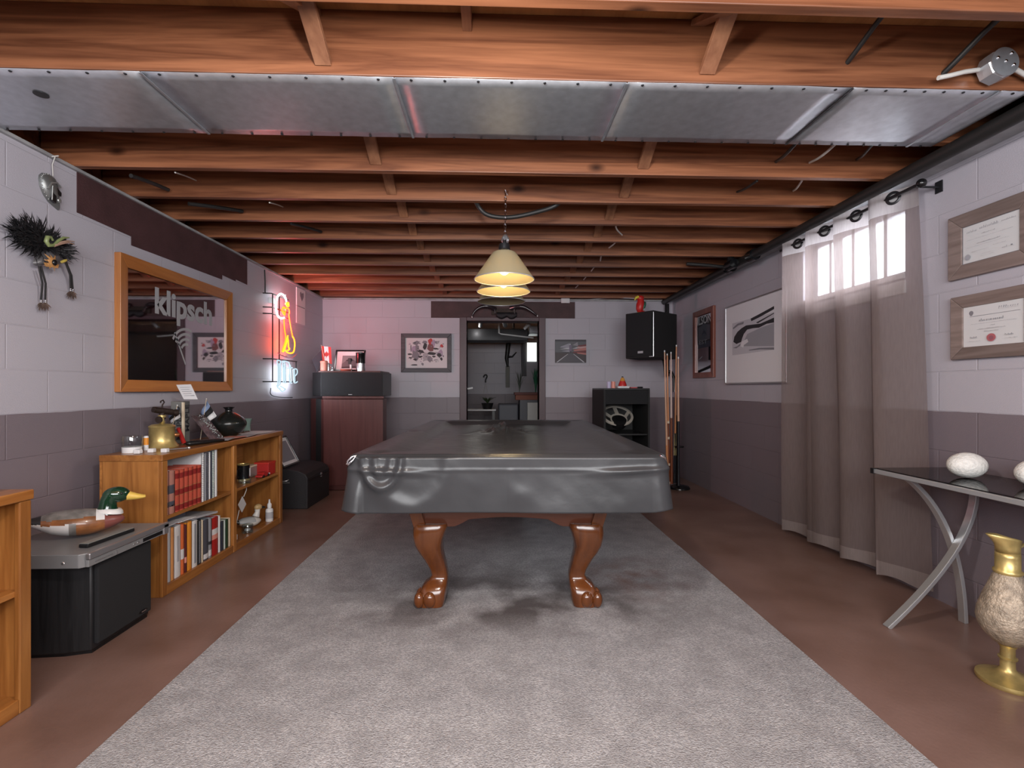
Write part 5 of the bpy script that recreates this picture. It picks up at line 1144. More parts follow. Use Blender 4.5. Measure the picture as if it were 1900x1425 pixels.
rect_frame(t, cs, .018, .016, n_, (m_blackgloss, m_blackgloss))
artwork('print', o0, ex, ey, n_, fw, fh, [(1, [(.24, .14), (.76, .14), (.76, .74), (.24, .74)]), (2, [(.24, .35), (.40, .52), (.60, .56), (.76, .42), (.76, .14), (.24, .14)]), (3, [(.24, .14), (.76, .14), (.76, .25), (.24, .20)]), (3, [(.35, .5), (.5, .62), (.63, .5), (.5, .44)])], [m_paper, M('photo_grey', (.18, .18, .19), .4), M('photo_mid', (.09, .09, .10), .4), m_ink], t, .006)
B().box(-1.65, -1.62, 5.52, 5.60, zc, zc+.15).build('easel_back', m_black, t)
def small_cyl(name, lab, cat, px, yy, r, h, mat, z=zc, rings=None, parts=()):
    c = on_y(px, 690, yy); c.z = z
    o = B().lathe(rings or [(0, 0), (r, 0), (r, h*.92), (r*.9, h), (0, h)], c, 24).build(name, mat, smooth=45); tag(o, lab, cat)
    for nm, pr, mt in parts: B().lathe(pr, c, 24, cap0=False, cap1=False).build(nm, mt, o, smooth=45)
    return o
small_cyl('jar_candle', 'pink candle jar in front of the propped picture frame', 'candle', 601, 5.36, .036, .105, m_pink, parts=(('lid', [(.0365, .085), (.039, .087), (.039, .105), (.03, .112), (.0, .113)], M('pink_lid', (.62, .28, .22), .35)),))
small_cyl('shot_glass', 'small clear glass beside the pink candle jar', 'glass', 615, 5.36, .022, .05, m_jar)
small_cyl('metal_cup', 'small grey metal cup before the propped picture', 'cup', 609, 5.42, .02, .085, m_silver)
small_cyl('marker', 'white capped marker standing by the picture frame corner', 'marker', 651, 5.36, .011, .07, m_white)
small_cyl('travel_tumbler', 'black and steel cylinder beside the picture frame', 'cylinder', 669, 5.40, .05, .205, m_blackgloss, parts=(('steel_band', [(.0505, .0), (.0505, .085)], m_chrome), ('lid', [(.051, .19), (.051, .203), (.03, .208), (0, .208)], m_black)))
c = on_y(642, 684, 5.345); c.z = zc
o = B().lathe([(0, 0), (.05, 0), (.062, .012), (.066, .018), (.055, .014), (0, .008)], c, 28).build('red_dish', M('red_ceramic', (.50, .10, .07), .35), smooth=50); tag(o, 'flat reddish dish at the front of the loudspeaker top', 'dish')
t = thing('maple_leaf_flag', 'little red and white maple leaf flag behind the candle jar', 'flag', on_y(606, 690, 5.6)*1); 
b = B(); P = [on_y(596, 642, 5.58), on_y(614, 644, 5.58), on_y(616, 676, 5.58), on_y(598, 668, 5.58)]
for k, (a0, a1) in enumerate(((0, .28), (.28, .72), (.72, 1))):
    A, D, E_, G_ = P[0].lerp(P[1], a0), P[0].lerp(P[1], a1), P[3].lerp(P[2], a1), P[3].lerp(P[2], a0); b.add([A, D, E_, G_], [(0, 1, 2, 3)], 0 if k != 1 else 1)
mid = (P[0]+P[1]+P[2]+P[3])/4+Vector((0, -.003, 0)); lf = [(0, -.05), (-.006, -.025), (-.03, -.02), (-.026, -.008), (-.042, .012), (-.024, .012), (-.02, .026), (-.01, .02), (0, .045), (.01, .02), (.02, .026), (.024, .012), (.042, .012), (.026, -.008), (.03, -.02), (.006, -.025)]
b.add([mid+Vector((x*.75, 0, z*.9)) for x, z in lf], [tuple(range(16))], 0); b.build('flag_cloth', [m_red, m_white], t); B().tube([on_y(596, 640, 5.58), on_y(607, 688, 5.52)], .003, 6).build('flag_pole', m_cream, t)
t = thing('dark_plaque', 'dark tilted square picture leaning at the wall end of the loudspeaker', 'picture', (-2.0, 5.6, 1.27)); P = [on_y(579, 667, 5.62), on_y(601, 645, 5.72), on_y(603, 662, 5.70), on_y(588, 690, 5.60)]; n_ = Vector((0, -.006, 0))
B().add(P+[p+n_ for p in P], [(0,1,2,3), (7,6,5,4), (0,4,5,1), (1,5,6,2), (2,6,7,3), (3,7,4,0)]).build('plaque', m_slate, t); B().tube(P, .004, 6, closed=True).build('edge_trim', m_silver, t)
t = thing('black_case', 'black domed case with clasps on the floor past the bookcase', 'case', (-1.9, 4.76, 0))
pr = [(-2.12, 0), (-1.70, 0), (-1.70, .28), (-1.72, .315), (-1.78, .345), (-1.90, .365), (-2.02, .36), (-2.12, .34)]
b = B(); b.prism(pr, lambda a, c, k: (a, 4.47+.58*k, c)); b.build('case_body', m_fabricblack, t, bevel=.008)
B().box(-1.699, -1.694, 4.48, 5.04, .245, .255).build('lid_seam', m_black, t)
b = B(); b.tube([(-1.945, 4.468, .255), (-1.94, 4.45, .25), (-1.875, 4.45, .262), (-1.87, 4.468, .267)], .006, 8); b.build('handle', m_silver, t, smooth=60); b = B(); b.box(-1.955, -1.86, 4.464, 4.47, .235, .25); b.build('lock_plate', m_silver, t)
B().box(-1.70, -1.694, 4.80, 4.83, .235, .275).build('clasp', m_silver, t)
t = thing('leaning_frame', 'black picture frame leaning on the wall on top of the black case', 'picture frame', (-2.0, 4.6, .36))
o0 = Vector((-1.875, 4.78, .372)); ex = Vector((0, -1, 0)); ey = Vector((-.46, 0, .89)).normalized(); n_ = Vector((.89, 0, .46)).normalized(); fw, fh = .36, .29
o0 = Vector((-1.90, 4.42+.36, .378)); cs = [o0+ex*fw, o0, o0+ey*fh, o0+ex*fw+ey*fh]
rect_frame(t, cs, .016, .014, n_, (m_blackgloss, m_blackgloss)); artwork('print', o0+ex*fw, -ex, ey, n_, fw, fh, [(1, [(.13, .16), (.87, .16), (.87, .84), (.13, .84)])], [m_paper, m_inkgrey], t, .005)

# ================================================================ pictures on the far wall
YW = YB
t = thing('racing_print', 'grey framed sketchy print with red accents beside the doorway', 'picture', (-.87, YW, 1.3)); nb = (0, -1, 0)
cs = [(-1.185, YW, 1.30), (-.55, YW, 1.30), (-.55, YW, 1.79), (-1.185, YW, 1.79)]; m_framegrey = wood('grey_frame', (.045, .042, .052), (.10, .095, .11), 0, 12, .5, knots=False)
I = rect_frame(t, cs, .054, .028, nb, (m_framegrey, m_framegrey))
random.seed(5); polys = []
def blob(cx, cy, rx, ry, n=9, j=.35): return [(cx+rx*math.cos(2*PI*k/n)*random.uniform(1-j, 1+j), cy+ry*math.sin(2*PI*k/n)*random.uniform(1-j, 1+j)) for k in range(n)]
for mi, cx, cy, rx, ry in ((2, .26, .82, .07, .07), (2, .27, .66, .06, .14), (4, .19, .62, .06, .13), (2, .24, .42, .11, .16), (1, .23, .28, .05, .03), (1, .12, .34, .05, .025), (1, .37, .55, .09, .06), (2, .46, .86, .05, .06), (1, .47, .72, .05, .10), (3, .60, .88, .06, .09), (4, .67, .80, .05, .14), (5, .59, .68, .09, .16), (3, .87, .74, .045, .05), (1, .73, .64, .06, .03), (1, .64, .48, .11, .05), (4, .84, .48, .07, .12), (6, .48, .38, .07, .16), (2, .58, .30, .06, .10),
                            (1, .80, .44, .06, .07), (2, .76, .86, .06, .05), (1, .68, .38, .04, .03), (1, .21, .10, .09, .022), (2, .41, .13, .04, .05), (1, .10, .46, .05, .03), (1, .36, .38, .05, .04), (2, .13, .68, .02, .12), (2, .73, .27, .06, .015), (1, .86, .30, .03, .05), (6, .74, .52, .05, .02), (6, .34, .47, .03, .03)): polys.append((mi, blob(cx, cy, rx, ry)))
for k in range(46): x, y = random.uniform(.08, .92), random.uniform(.2, .92); polys.append((random.choice((1, 2, 2, 4, 6)), blob(x, y, random.uniform(.008, .03), random.uniform(.006, .03), 6, .5)))
artwork('print', I[0], (1, 0, 0), (0, 0, 1), nb, .527, .382, polys, [m_paper, m_ink, m_inkgrey, M('print_red', (.50, .05, .05), .6), M('print_lilac', (.40, .33, .45), .6), M('print_rust', (.20, .08, .08), .6), m_paperdim], t, .008)
t = thing('road_canvas', 'small frameless canvas of a straight road under a red sky', 'picture', (.97, YW, 1.424)); x0, x1, z0, z1 = .772, 1.17, 1.424, 1.719
B().box(x0, x1, YW-.028, YW, z0, z1).build('canvas', m_black, t)
pm = [M('road_%d' % k, c, .5) for k, c in enumerate([(.035, .032, .04), (.30, .30, .36), (.10, .105, .12), (.46, .17, .15), (.16, .02, .025), (.26, .25, .28), (.5, .5, .54), (.16, .13, .20), (.075, .07, .085), (.05, .035, .04), (.52, .33, .32)])]
po = [(2, [(0, .45), (1, .45), (1, 1), (0, 1)]), (0, [(0, .9), (1, .92), (1, 1), (0, 1)]), (2, [(.0, .72), (.45, .86), (1, .88), (1, .92), (0, .92)]), (1, [(.18, .70), (.45, .84), (.48, .62), (.15, .66)]), (6, [(.14, .58), (.46, .66), (.47, .58)]), (6, [(.54, .60), (.75, .70), (1, .66), (.75, .62)]), (5, [(.56, .76), (.72, .90), (.74, .72)]), (1, [(.2, .5), (.46, .56), (.46, .46)]),
      (4, [(.72, .74), (1, .80), (1, .72), (.74, .70)]), (10, [(.70, .68), (1, .72), (1, .62), (.70, .62)]), (3, [(.58, .56), (1, .66), (1, .54), (.62, .50)]), (4, [(.56, .46), (1, .54), (1, .44), (.6, .42)]), (3, [(.7, .44), (1, .42), (1, .34), (.72, .36)]), (9, [(0, .0), (1, 0), (1, .34), (.6, .42), (.4, .42), (0, .44)]), (8, [(.05, 0), (.98, 0), (.55, .42), (.46, .42)]), (6, [(.03, .02), (.08, .02), (.42, .38), (.40, .38)]), (6, [(.95, .02), (.90, .02), (.58, .38), (.60, .38)]),
      (7, [(.45, .76), (.53, .76), (.53, .50), (.45, .50)]), (6, [(.455, .77), (.50, .77), (.485, .83), (.47, .83)]), (0, [(.48, .50), (.52, .50), (.515, .40), (.49, .40)])]
artwork('print', (x0, YW, z0), (1, 0, 0), (0, 0, 1), nb, x1-x0, z1-z0, po, pm, t, .0285)

# horns over the door
t = thing('bull_horns', 'dark polished bull horns mounted above the doorway', 'horns', (.12, YW, 1.98)); m_horn = M('horn', (.030, .022, .026), .18, coat=.5)
yh = YW-.09
for nm, pts in (('horn', ((.02, 578, 0), (-9, 0, 0))),):
    pass
for sg, P in ((-1, [(918, 574), (908, 568), (896, 568), (885, 573), (878, 581), (876, 588)]), (1, [(948, 572), (962, 568), (974, 570), (984, 576), (992, 582), (997, 586)])):
    pts = smooth_line([on_y(px, py, yh+(.07 if i == 0 else 0)) for i, (px, py) in enumerate(P)], 2); n = len(pts)
    o = B().tube(pts, [.034*(1-.86*(i/(n-1))**1.2) for i in range(n)], 14).build('horn', m_horn, t, smooth=70)
    B().ell(pts[-1], (.008, .008, .013), seg=10, rings=6).build('horn_tip', m_white, o, smooth=80)
a, c = on_y(912, 574, YW-.03), on_y(957, 574, YW-.03); B().box(a.x, c.x, YW-.035, YW-.022, 2.03, 2.11).build('mount_board', m_iron, t, bevel=.004)
for px in (918, 954):
    p = on_y(px, 574, YW-.05); B().tube([p, p+Vector((0, -.015, -.03)), p+Vector((.004, -.03, -.06)), p+Vector((.004, -.045, -.05))], .006, 8).build('hook', m_silver, t, smooth=60)
b = B(); rows = []
for k in range(5): rows.append([Vector((.02+.26*j/16, YW-.04-.02*math.sin(PI*k/4), 2.06-(.085*k/4)*(.6+.4*abs(math.sin(PI*j/8))))) for j in range(17)])
b.loft(rows, False, False, closed=False); b.build('hide_drape', m_fabricblack, t, smooth=60, solid=.004)
c = on_y(1049, 558, YW-.04); o = B().box(c.x-.055, c.x+.055, YW-.05, YW-.022, c.z-.03, c.z+.03).build('white_box', m_paper, bevel=.004); tag(o, 'small white junction box on the beam at the top of the far wall', 'box')
cable([on_y(1052, 556, YW-.03), on_y(1090, 557, YW-.03), on_y(1130, 552, YW-.04), on_y(1185, 554, YW-.2)], .006, m_paperdim, 'thin pale cable along the top of the far wall')

# ================================================================ wall speaker, parrot, empty cabinet, cues
Az, Bz = 1.43, 1.935
t = thing('wall_speaker', 'black carpeted loudspeaker mounted high in the corner', 'loudspeaker', (1.85, 5.4, Az))
ft = [(1.70, 5.14), (1.475, 5.42), (1.72, 5.72), (2.05, 5.66), (2.06, 5.42)]
B().prism(ft, lambda a, c, k: (a, c, Az+(Bz-Az)*k)).build('cabinet', m_blackmatte, t, bevel=.006)
d = Vector((1.475-1.70, 5.42-5.14, 0)); dn = d.normalized(); nn = Vector((-dn.y, dn.x, 0)); nn = nn if nn.y < 0 else -nn
pA = Vector((1.70, 5.14, 0))+dn*.02
b = B(); P = [pA+nn*.001, pA+dn*(d.length-.04)+nn*.001]; b.prism([(0, 0), (1, 0), (1, 1), (0, 1)], lambda a, c, k: P[0].lerp(P[1], a)+nn*.014*k+Vector((0, 0, Az+.02+(Bz-Az-.04)*c))); b.build('grille', m_grille, t, bevel=.003)
q = P[0].lerp(P[1], .42); b = B(); b.prism([(-.034, 0), (.034, 0), (.034, .024), (-.034, .024)], lambda a, c, k: q+dn*a+nn*(.0145+.002*k)+Vector((0, 0, Az+.05+c))); b.build('badge', m_paperdim, t)
b = B(); e = Vector((1.70, 5.14, 0)); b.tube([e+Vector((-.002, -.004, Az+.01)), e+Vector((-.002, -.004, Bz-.02))], .004, 6); b.tube([e+Vector((-.002, -.004, Az+.01)), e+dn*.05+nn*.004+Vector((0, 0, Az+.01))], .004, 6); b.build('corner_trim', m_silver, t)
B().tube([(1.95, 5.55, Az), (2.02, 5.7, Az-.08), (2.12, 5.95, Az-.16), (2.17, 6.03, Az-.18)], .018, 8).build('bracket_arm', m_black, t, smooth=50)
b = B(); b.tube(smooth_line([Vector(p) for p in ((1.66, 5.5, 2.15), (1.66, 5.5, 2.0), (1.70, 5.5, 1.955), (1.8, 5.5, 1.945))]), .011, 8); b.build('hanger_strap', m_white, t, smooth=60)
pc = on_y(1189, 572, 5.40); pc.z = Bz+.001
t = thing('parrot_figure', 'red parrot figurine perched on top of the wall speaker', 'figurine', pc)
m_pred = M('parrot_red', (.50, .02, .018), .4); m_pgreen = M('parrot_green', (.02, .10, .06), .5); m_pyel = M('parrot_yellow', (.62, .50, .05), .4)
b = B(); b.tube([pc+Vector(p) for p in ((-.01, 0, .0), (-.012, 0, .05), (-.005, 0, .10), (.0, 0, .135), (-.004, 0, .16))], [.02, .042, .046, .038, .034], 18); b.ell(pc+Vector((-.008, -.005, .172)), (.042, .036, .034), seg=18, rings=12); b.build('body', m_pred, t, smooth=80)
B().ell(pc+Vector((.032, -.01, .085)), (.02, .03, .052), Matrix.Rotation(.3, 3, 'Y'), 16, 10).build('wing', m_pgreen, t, smooth=80); B().ell(pc+Vector((.03, -.012, .05)), (.014, .02, .02), seg=12, rings=8).build('wing_tip', m_paperdim, t, smooth=80)
B().tube([pc+Vector((-.035, -.02, .185)), pc+Vector((-.065, -.028, .172)), pc+Vector((-.08, -.03, .145))], [.018, .015, .004], 10).build('beak', m_pyel, t, smooth=70); B().box(pc.x-.05, pc.x+.02, pc.y-.04, pc.y+.02, pc.z, pc.z+.012).build('feet', m_pyel, t, bevel=.004); B().tube([pc+Vector((.02, .01, .04)), pc+Vector((.05, .02, .0))], [.02, .008], 10).build('tail', m_pred, t, smooth=70)

t = thing('open_speaker_cabinet', 'black open fronted cabinet holding a bare loudspeaker basket', 'cabinet', (1.4, 5.35, 0)); x0, x1, y0, y1, zt2 = 1.145, 1.635, 5.06, 5.66, 1.08
b = B(); b.box(x0, x0+.02, y0, y1, 0, zt2); b.build('side_panel', m_blackmatte, t); B().box(x1-.02, x1, y0, y1, 0, zt2).build('side_panel', m_blackmatte, t)
B().box(x0, x1, y0, y1, zt2, zt2+.018).build('top_panel', m_black, t, bevel=.003); B().box(x0+.02, x1-.02, y1-.02, y1, .02, zt2).build('back_panel', m_black, t); B().box(x0+.02, x1-.02, y0, y1-.02, 0, .02).build('bottom_panel', m_black, t); B().box(x0+.02, x1-.02, y0+.01, y0+.025, .93, zt2).build('upper_baffle', m_grille, t); B().box(x0+.02, x1-.02, y0+.03, y1-.03, .60, .615).build('inner_shelf', m_black, t)
bc = Vector((1.335, 5.20, .72)); Rm = Matrix.Rotation(math.radians(35), 3, 'X')
m_basket = M('basket_grey', (.56, .52, .46), .45, .3)
t2 = thing('speaker_basket', 'grey round loudspeaker basket with spokes inside the black cabinet', 'speaker basket', (1.335, 5.2, .616))
b = B(); b.lathe([(.150, -.006), (.176, -.006), (.176, .006), (.150, .012), (.150, -.006)], bc+Vector((0, .06, .08)), 44, Rm, cap0=False, cap1=False); b.build('outer_ring', m_basket, t2, smooth=50)
c2 = bc+Vector((0, -.02, .045)); b = B(); b.lathe([(.075, -.008), (.090, -.008), (.090, .008), (.075, .008), (.075, -.008)], c2, 36, Rm, cap0=False, cap1=False); b.build('inner_ring', m_basket, t2, smooth=50)
for a in (90, 210, 330, 30+0, 150):
    if a in (30, 150): continue
for a in (90, 25, 155, 270):
    d = Vector((math.cos(math.radians(a)), math.sin(math.radians(a)), 0)); p, q = bc+Vector((0, .06, .08))+Rm@(d*.16), c2+Rm@(d*.085); w_ = Rm@Vector((-d.y, d.x, 0))*.020; h_ = Rm@Vector((0, 0, .005))
    B().add([p-w_-h_, p+w_-h_, p+w_+h_, p-w_+h_, q-w_-h_, q+w_-h_, q+w_+h_, q-w_+h_], [(0,1,2,3), (7,6,5,4), (0,4,5,1), (1,5,6,2), (2,6,7,3), (3,7,4,0)]).build('spoke', m_basket, t2)
B().lathe([(0, -.06), (.074, -.06), (.078, -.05), (.078, .02), (.06, .025), (0, .025)], c2+Vector((0, -.01, -.02)), 32, Rm).build('magnet', m_black, t2, smooth=40)
zq = zt2+.0185
for px, mt, lab, r in ((1130, M('blue_white', (.45, .42, .6), .4), 'small white and blue cup on the black cabinet', .024), (1138, m_pink, 'small pink cup on the black cabinet', .022)):
    c = on_y(px, 720, 5.2); c.z = zq; o = B().lathe([(0, 0), (r, 0), (r, .072), (r-.003, .072), (r-.003, .004), (0, .004)], c, 20).build('small_cup', mt, smooth=45); tag(o, lab, 'cup', 'cups on the black cabinet')
c = on_y(1155, 716, 5.2); o = B().box(c.x-.065, c.x+.06, 5.14, 5.26, zq, zq+.022).build('white_case', m_paper, bevel=.004); tag(o, 'flat white box under the striped ornament', 'box')
c.z = zq+.0225; t = thing('cone_ornament', 'red and yellow cone shaped ornament on the flat white box', 'ornament', c); B().lathe([(0, 0), (.045, 0), (.043, .02), (.03, .05), (.0295, .055)], c, 22, cap1=False).build('red_base', m_pred, t, smooth=50); B().lathe([(.0295, .055), (.022, .075), (.012, .092)], c, 22, cap0=False).build('yellow_middle', M('orn_orange', (.58, .28, .05), .5), t, smooth=50); B().ell(c+Vector((0, 0, .095)), (.012, .012, .012), seg=12, rings=8).build('dark_tip', m_slate, t, smooth=80)
o = B().box(1.45, 1.53, 5.12, 5.2, zq, zq+.010).build('red_card', m_red); tag(o, 'small red card on the black cabinet top', 'card')
o = B().tube([(1.52, 5.11, zq+.008), (1.58, 5.14, zq+.008)], .008, 8).build('black_clip', m_black, smooth=60); tag(o, 'small black clip on the black cabinet top', 'clip')

t = thing('cue_stand', 'round black cue stand with upright post near the corner', 'cue stand', (2.02, 5.25, 0)); sc = Vector((2.02, 5.25, 0))
B().lathe([(0, 0), (.115, 0), (.115, .012), (.10, .028), (.04, .04), (0, .04)], sc, 32).build('base', m_blackgloss, t, smooth=45); B().tube([sc+Vector((0, .05, .03)), sc+Vector((0, .05, .80))], .012, 12).build('post', m_black, t, smooth=45); B().lathe([(.0, .45), (.05, .45), (.05, .465), (0, .465)], sc, 28).build('holder_ring', m_blackgloss, t, smooth=45)
m_maple = M('cue_maple', (.60, .34, .22), .3); m_mapleo = M('cue_orange', (.58, .24, .10), .3); m_butt = M('cue_butt_red', (.20, .055, .022), .25); m_buttb = M('cue_butt_black', (.012, .012, .016), .25)
CUE = [(1233, 650, 1239, 896, m_maple, m_mapleo, .30, None, 'house cue with pale shaft and orange butt, tallest at the speaker side'), (1238, 656, 1241, 896, m_mapleo, m_butt, .48, 'rings', 'pool cue with red brown butt and white rings'), (1245, 653, 1246, 897, M('cue_pale', (.62, .45, .40), .3), m_butt, .50, None, 'short pale pink shafted pool cue behind the ringed one'),
       (1255, 640, 1252, 899, m_mapleo, m_buttb, .36, 'points', 'pool cue with orange shaft and pointed black butt'), (1258.5, 662, 1259, 897, m_maple, m_buttb, .50, None, 'pool cue with pale shaft and plain black butt, nearest the corner pipe'.replace('nearest', 'next to'))]
for px0, py0, px1, py1, ms, mb_, bf, ex_, lab in CUE:
    yy = {1233: 5.18, 1238: 5.22, 1245: 5.29}.get(px0, 5.19 if px0 > 1257 else 5.34)
    lo, hi = on_y(px1, py1, yy), on_y(px0, py0, yy); lo.z = .042; ln = (hi-lo).length; t = thing('pool_cue', lab, 'pool cue', lo, group='pool cues in the stand'); mid = lo.lerp(hi, bf)
    B().tube([lo, mid], [.0155, .0125], 12).build('butt', mb_, t, smooth=50); B().tube([mid, hi-(hi-lo).normalized()*.02], [.0122, .0068], 12).build('shaft', ms, t, smooth=50); B().tube([hi-(hi-lo).normalized()*.02, hi], [.0072, .007], 10).build('ferrule', m_white, t, smooth=50)
    if ex_ == 'rings':
        for f in (.01, .15, .35, .47): p = lo.lerp(hi, f); B().tube([p, p+(hi-lo).normalized()*.025], [.0163, .0158], 12).build('ring', m_cream, t, smooth=50)
    if ex_ == 'points':
        b = B(); d = (hi-lo).normalized()
        for a in range(4): s_ = Vector((math.cos(a*PI/2+.3), math.sin(a*PI/2+.3), 0)); p = lo.lerp(hi, .2); b.tube([p+s_*.0125, lo.lerp(hi, .36)+s_*.0118], [.0045, .0012], 6)
        b.build('inlay', m_brass, t, smooth=50)

# ================================================================ wall at +X: bar mirror, snow print, diplomas
nx = (-1, 0, 0)
def wall_r(yfar, ynear, z0, z1): return [(XR, yfar, z0), (XR, ynear, z0), (XR, ynear, z1), (XR, yfar, z1)]
t = thing('bar_mirror', 'narrow red framed bar mirror with dark printed top', 'mirror', (XR, 5.23, 1.21)); cs = wall_r(5.49, 4.97, 1.212, 1.962); I = rect_frame(t, cs, .06, .03, nx, (m_redframe, m_redframe)); 
panel('mirror_glass', I, .008, nx, M('silvered_mirror', (.72, .72, .76), .05, 1), t)
artwork('print', (XR, 5.43, 1.272), (0, -1, 0), (0, 0, 1), nx, .40, .63, [(0, [(.08, .50), (.92, .50), (.92, .97), (.08, .97)]), (1, [(.0, .44), (1, .44), (1, .52), (0, .52)]), (2, [(.14, .56), (.86, .56), (.86, .80), (.5, .84), (.14, .80)]), (1, [(.2, .60), (.34, .62), (.40, .70), (.5, .74), (.6, .70), (.66, .62), (.8, .60), (.8, .56), (.2, .56)]), (0, [(.12, .46), (.88, .46), (.88, .56), (.12, .56)]), (3, [(.06, .24), (.20, .245), (.30, .27), (.40, .29), (.36, .255), (.22, .232)])],
        [m_ink, m_navy, m_slate, m_inkgrey], t, .0115) if False else None
b = B(); P = lambda u, v, k: Vector((XR-.0112-.0003*k, 5.43-.40*u, 1.272+.63*v))
for k, (mi, poly) in enumerate([(0, [(.08, .50), (.92, .50), (.95, .86), (.80, .98), (.2, .98), (.05, .86)]), (1, [(.10, .43), (.94, .43), (.94, .53), (.10, .53)]), (2, [(.14, .56), (.86, .56), (.88, .80), (.5, .84), (.12, .80)]), (1, [(.3, .62), (.42, .70), (.5, .735), (.6, .70), (.7, .62), (.6, .66), (.5, .68), (.4, .66)]), (3, [(.06, .24), (.20, .245), (.30, .27), (.40, .29), (.36, .255), (.22, .232)])]): b.add([P(u, v, k) for u, v in poly], [tuple(range(len(poly)))], mi)
b.build('print', [m_ink, m_navy, m_slate, m_inkgrey], t)
text('lettering', 'ILSON', m_paperdim, t, RW((XR-.0135, 5.40, 1.805)), .12, .0003, .002, .34, local=False); text('lettering', 'EST', m_inkgrey, t, RW((XR-.0135, 5.36, 1.585)), .06, .0003, 0, .2, local=False)
t = thing('snow_print', 'white snow scene print in a thin silver frame', 'picture', (XR, 4.19, 1.137)); cs = wall_r(4.69, 3.685, 1.137, 1.89); I = rect_frame(t, cs, .014, .04, nx, (m_silver, m_silver))
m_snow = M('print_snow', (.56, .55, .60), .6); pm = [M('print_white', (.76, .75, .79), .6), m_ink, M('print_grey', (.34, .34, .38), .6), m_inkgrey, m_snow]
rv = lambda *P: [(u, v) for u, v in P]
Q = lambda x, y: ((x-530)/(1225-530), None)
po = [(4, rv((.12, .36), (.83, .36), (.83, .78), (.12, .78))),
      (2, rv((.30, .46), (.83, .40), (.83, .66), (.62, .64), (.40, .60))),
      (1, rv((.14, .535), (.16, .60), (.22, .655), (.30, .69), (.38, .71), (.50, .70), (.62, .69), (.83, .72), (.83, .665), (.72, .67), (.60, .645), (.50, .655), (.40, .655), (.34, .61), (.31, .56), (.29, .515), (.20, .50))),
      (1, rv((.55, .715), (.83, .775), (.83, .765), (.58, .70))), (1, rv((.46, .83-.05), (.60, .845-.04), (.83, .87-.02), (.83, .835-.02), (.62, .80-.03), (.47, .795-.05))),
      (3, rv((.13, .72), (.22, .76), (.34, .765), (.33, .735), (.24, .735), (.14, .70))), (3, rv((.42, .40), (.60, .405), (.83, .385), (.83, .36), (.62, .385), (.44, .39))), (3, rv((.13, .455), (.22, .47), (.28, .50), (.27, .47), (.20, .445))), (0, rv((.30, .52), (.40, .54), (.42, .50), (.34, .47), (.33, .44), (.28, .46)))]
artwork('print', I[0], (0, -1, 0), (0, 0, 1), nx, 1.005-.028, .753-.028, po, pm, t, .03)
def diploma(label, yf, yn, z0, z1, wd, tilt, kind):
    t = thing('framed_diploma', label, 'diploma', (XR, (yf+yn)/2, z0), group='framed diplomas')
    cs = [Vector(p) for p in wall_r(yf, yn, z0, z1)]; cs[0].z -= 0; 
    I = rect_frame(t, cs, wd, .026, nx, (m_barnwood, m_barnwood), lip=.006)
    o0 = Vector(I[0]); w_ = I[0].y-I[1].y; h_ = I[3].z-I[0].z
    ln = lambda u0, u1, v, h=.012: [(u0, v), (u1, v), (u1, v+h), (u0, v+h)]
    po = [(1, [(0, 0), (.012, 0), (.012, 1), (0, 1)]), (1, [(0, 0), (1, 0), (1, .014), (0, .014)]), (1, [(0, .986), (1, .986), (1, 1), (0, 1)])] if kind == 0 else []
    random.seed(4+kind)
    def script(u0, u1, v, h, mi, n):           # a line of small illegible letters
        for k in range(n):
            a = u0+(u1-u0)*k/n; wl = (u1-u0)/n*random.uniform(.45, .85); hh = h*random.choice((.6, .6, 1)); po.append((mi, [(a, v), (a+wl*.5, v+.004), (a+wl, v+hh*.8), (a+wl*.4, v+hh)]))
    if kind == 0:
        script(.08, .28, .80, .07, 2, 9); script(.32, .66, .82, .08, 2, 15); script(.70, .94, .835, .05, 2, 13); script(.36, .60, .685, .028, 1, 14); script(.1, .9, .60, .018, 2, 40); script(.28, .70, .455, .030, 1, 22); script(.1, .85, .40, .016, 2, 40); script(.2, .5, .26, .018, 2, 16); script(.58, .8, .30, .018, 2, 12); script(.36, .6, .15, .015, 2, 14); script(.36, .6, .10, .015, 2, 14); script(.74, .83, .155, .05, 1, 4); po.append((1, ln(.88, .91, .165, .03)))
        po.append((2, [(.13+.05*math.cos(a), .16+.07*math.sin(a)) for a in [2*PI*k/20 for k in range(20)]]))
    else:
        po.append((1, [(.14+.04*math.cos(a), .84+.055*math.sin(a)) for a in [2*PI*k/14 for k in range(14)]])); po.append((1, [(.11, .80), (.17, .80), (.155, .77), (.125, .77)])); script(.60, .92, .86, .06, 2, 9); script(.60, .92, .835, .02, 2, 30); po.append((1, ln(.12, .94, .745, .008))); script(.28, .70, .60, .075, 1, 14); script(.14, .9, .545, .02, 2, 44); script(.48, .56, .475, .025, 1, 4); script(.26, .74, .40, .028, 1, 26); script(.38, .62, .335, .028, 1, 13)
        po.append((3, [(.50+.075*math.cos(a), .185+.095*math.sin(a)) for a in [2*PI*k/24 for k in range(24)]])); po.append((4, [(.50+.04*math.cos(a), .175+.055*math.sin(a)) for a in [2*PI*k/18 for k in range(18)]])); script(.14, .26, .20, .05, 1, 6); script(.72, .86, .20, .05, 1, 6); script(.12, .32, .12, .02, 2, 14); script(.72, .92, .13, .02, 2, 14)
    artwork('certificate', o0, (0, -1, 0), (0, 0, 1), nx, w_, h_, po, [m_paper, m_inkgrey, M('ink_pale', (.36, .36, .40), .6), M('seal_red', (.42, .12, .14), .5), M('seal_dark', (.28, .10, .13), .5)], t, .014)
    B().add([p+Vector((-.0165, 0, 0)) for p in I], [(0, 1, 2, 3)]).build('glass', m_picglass, t)
    return t
diploma('upper framed diploma, pale sheet with fine script, beside the curtain', 2.358, 1.965, 1.635, 1.948, .066, 0, 0)
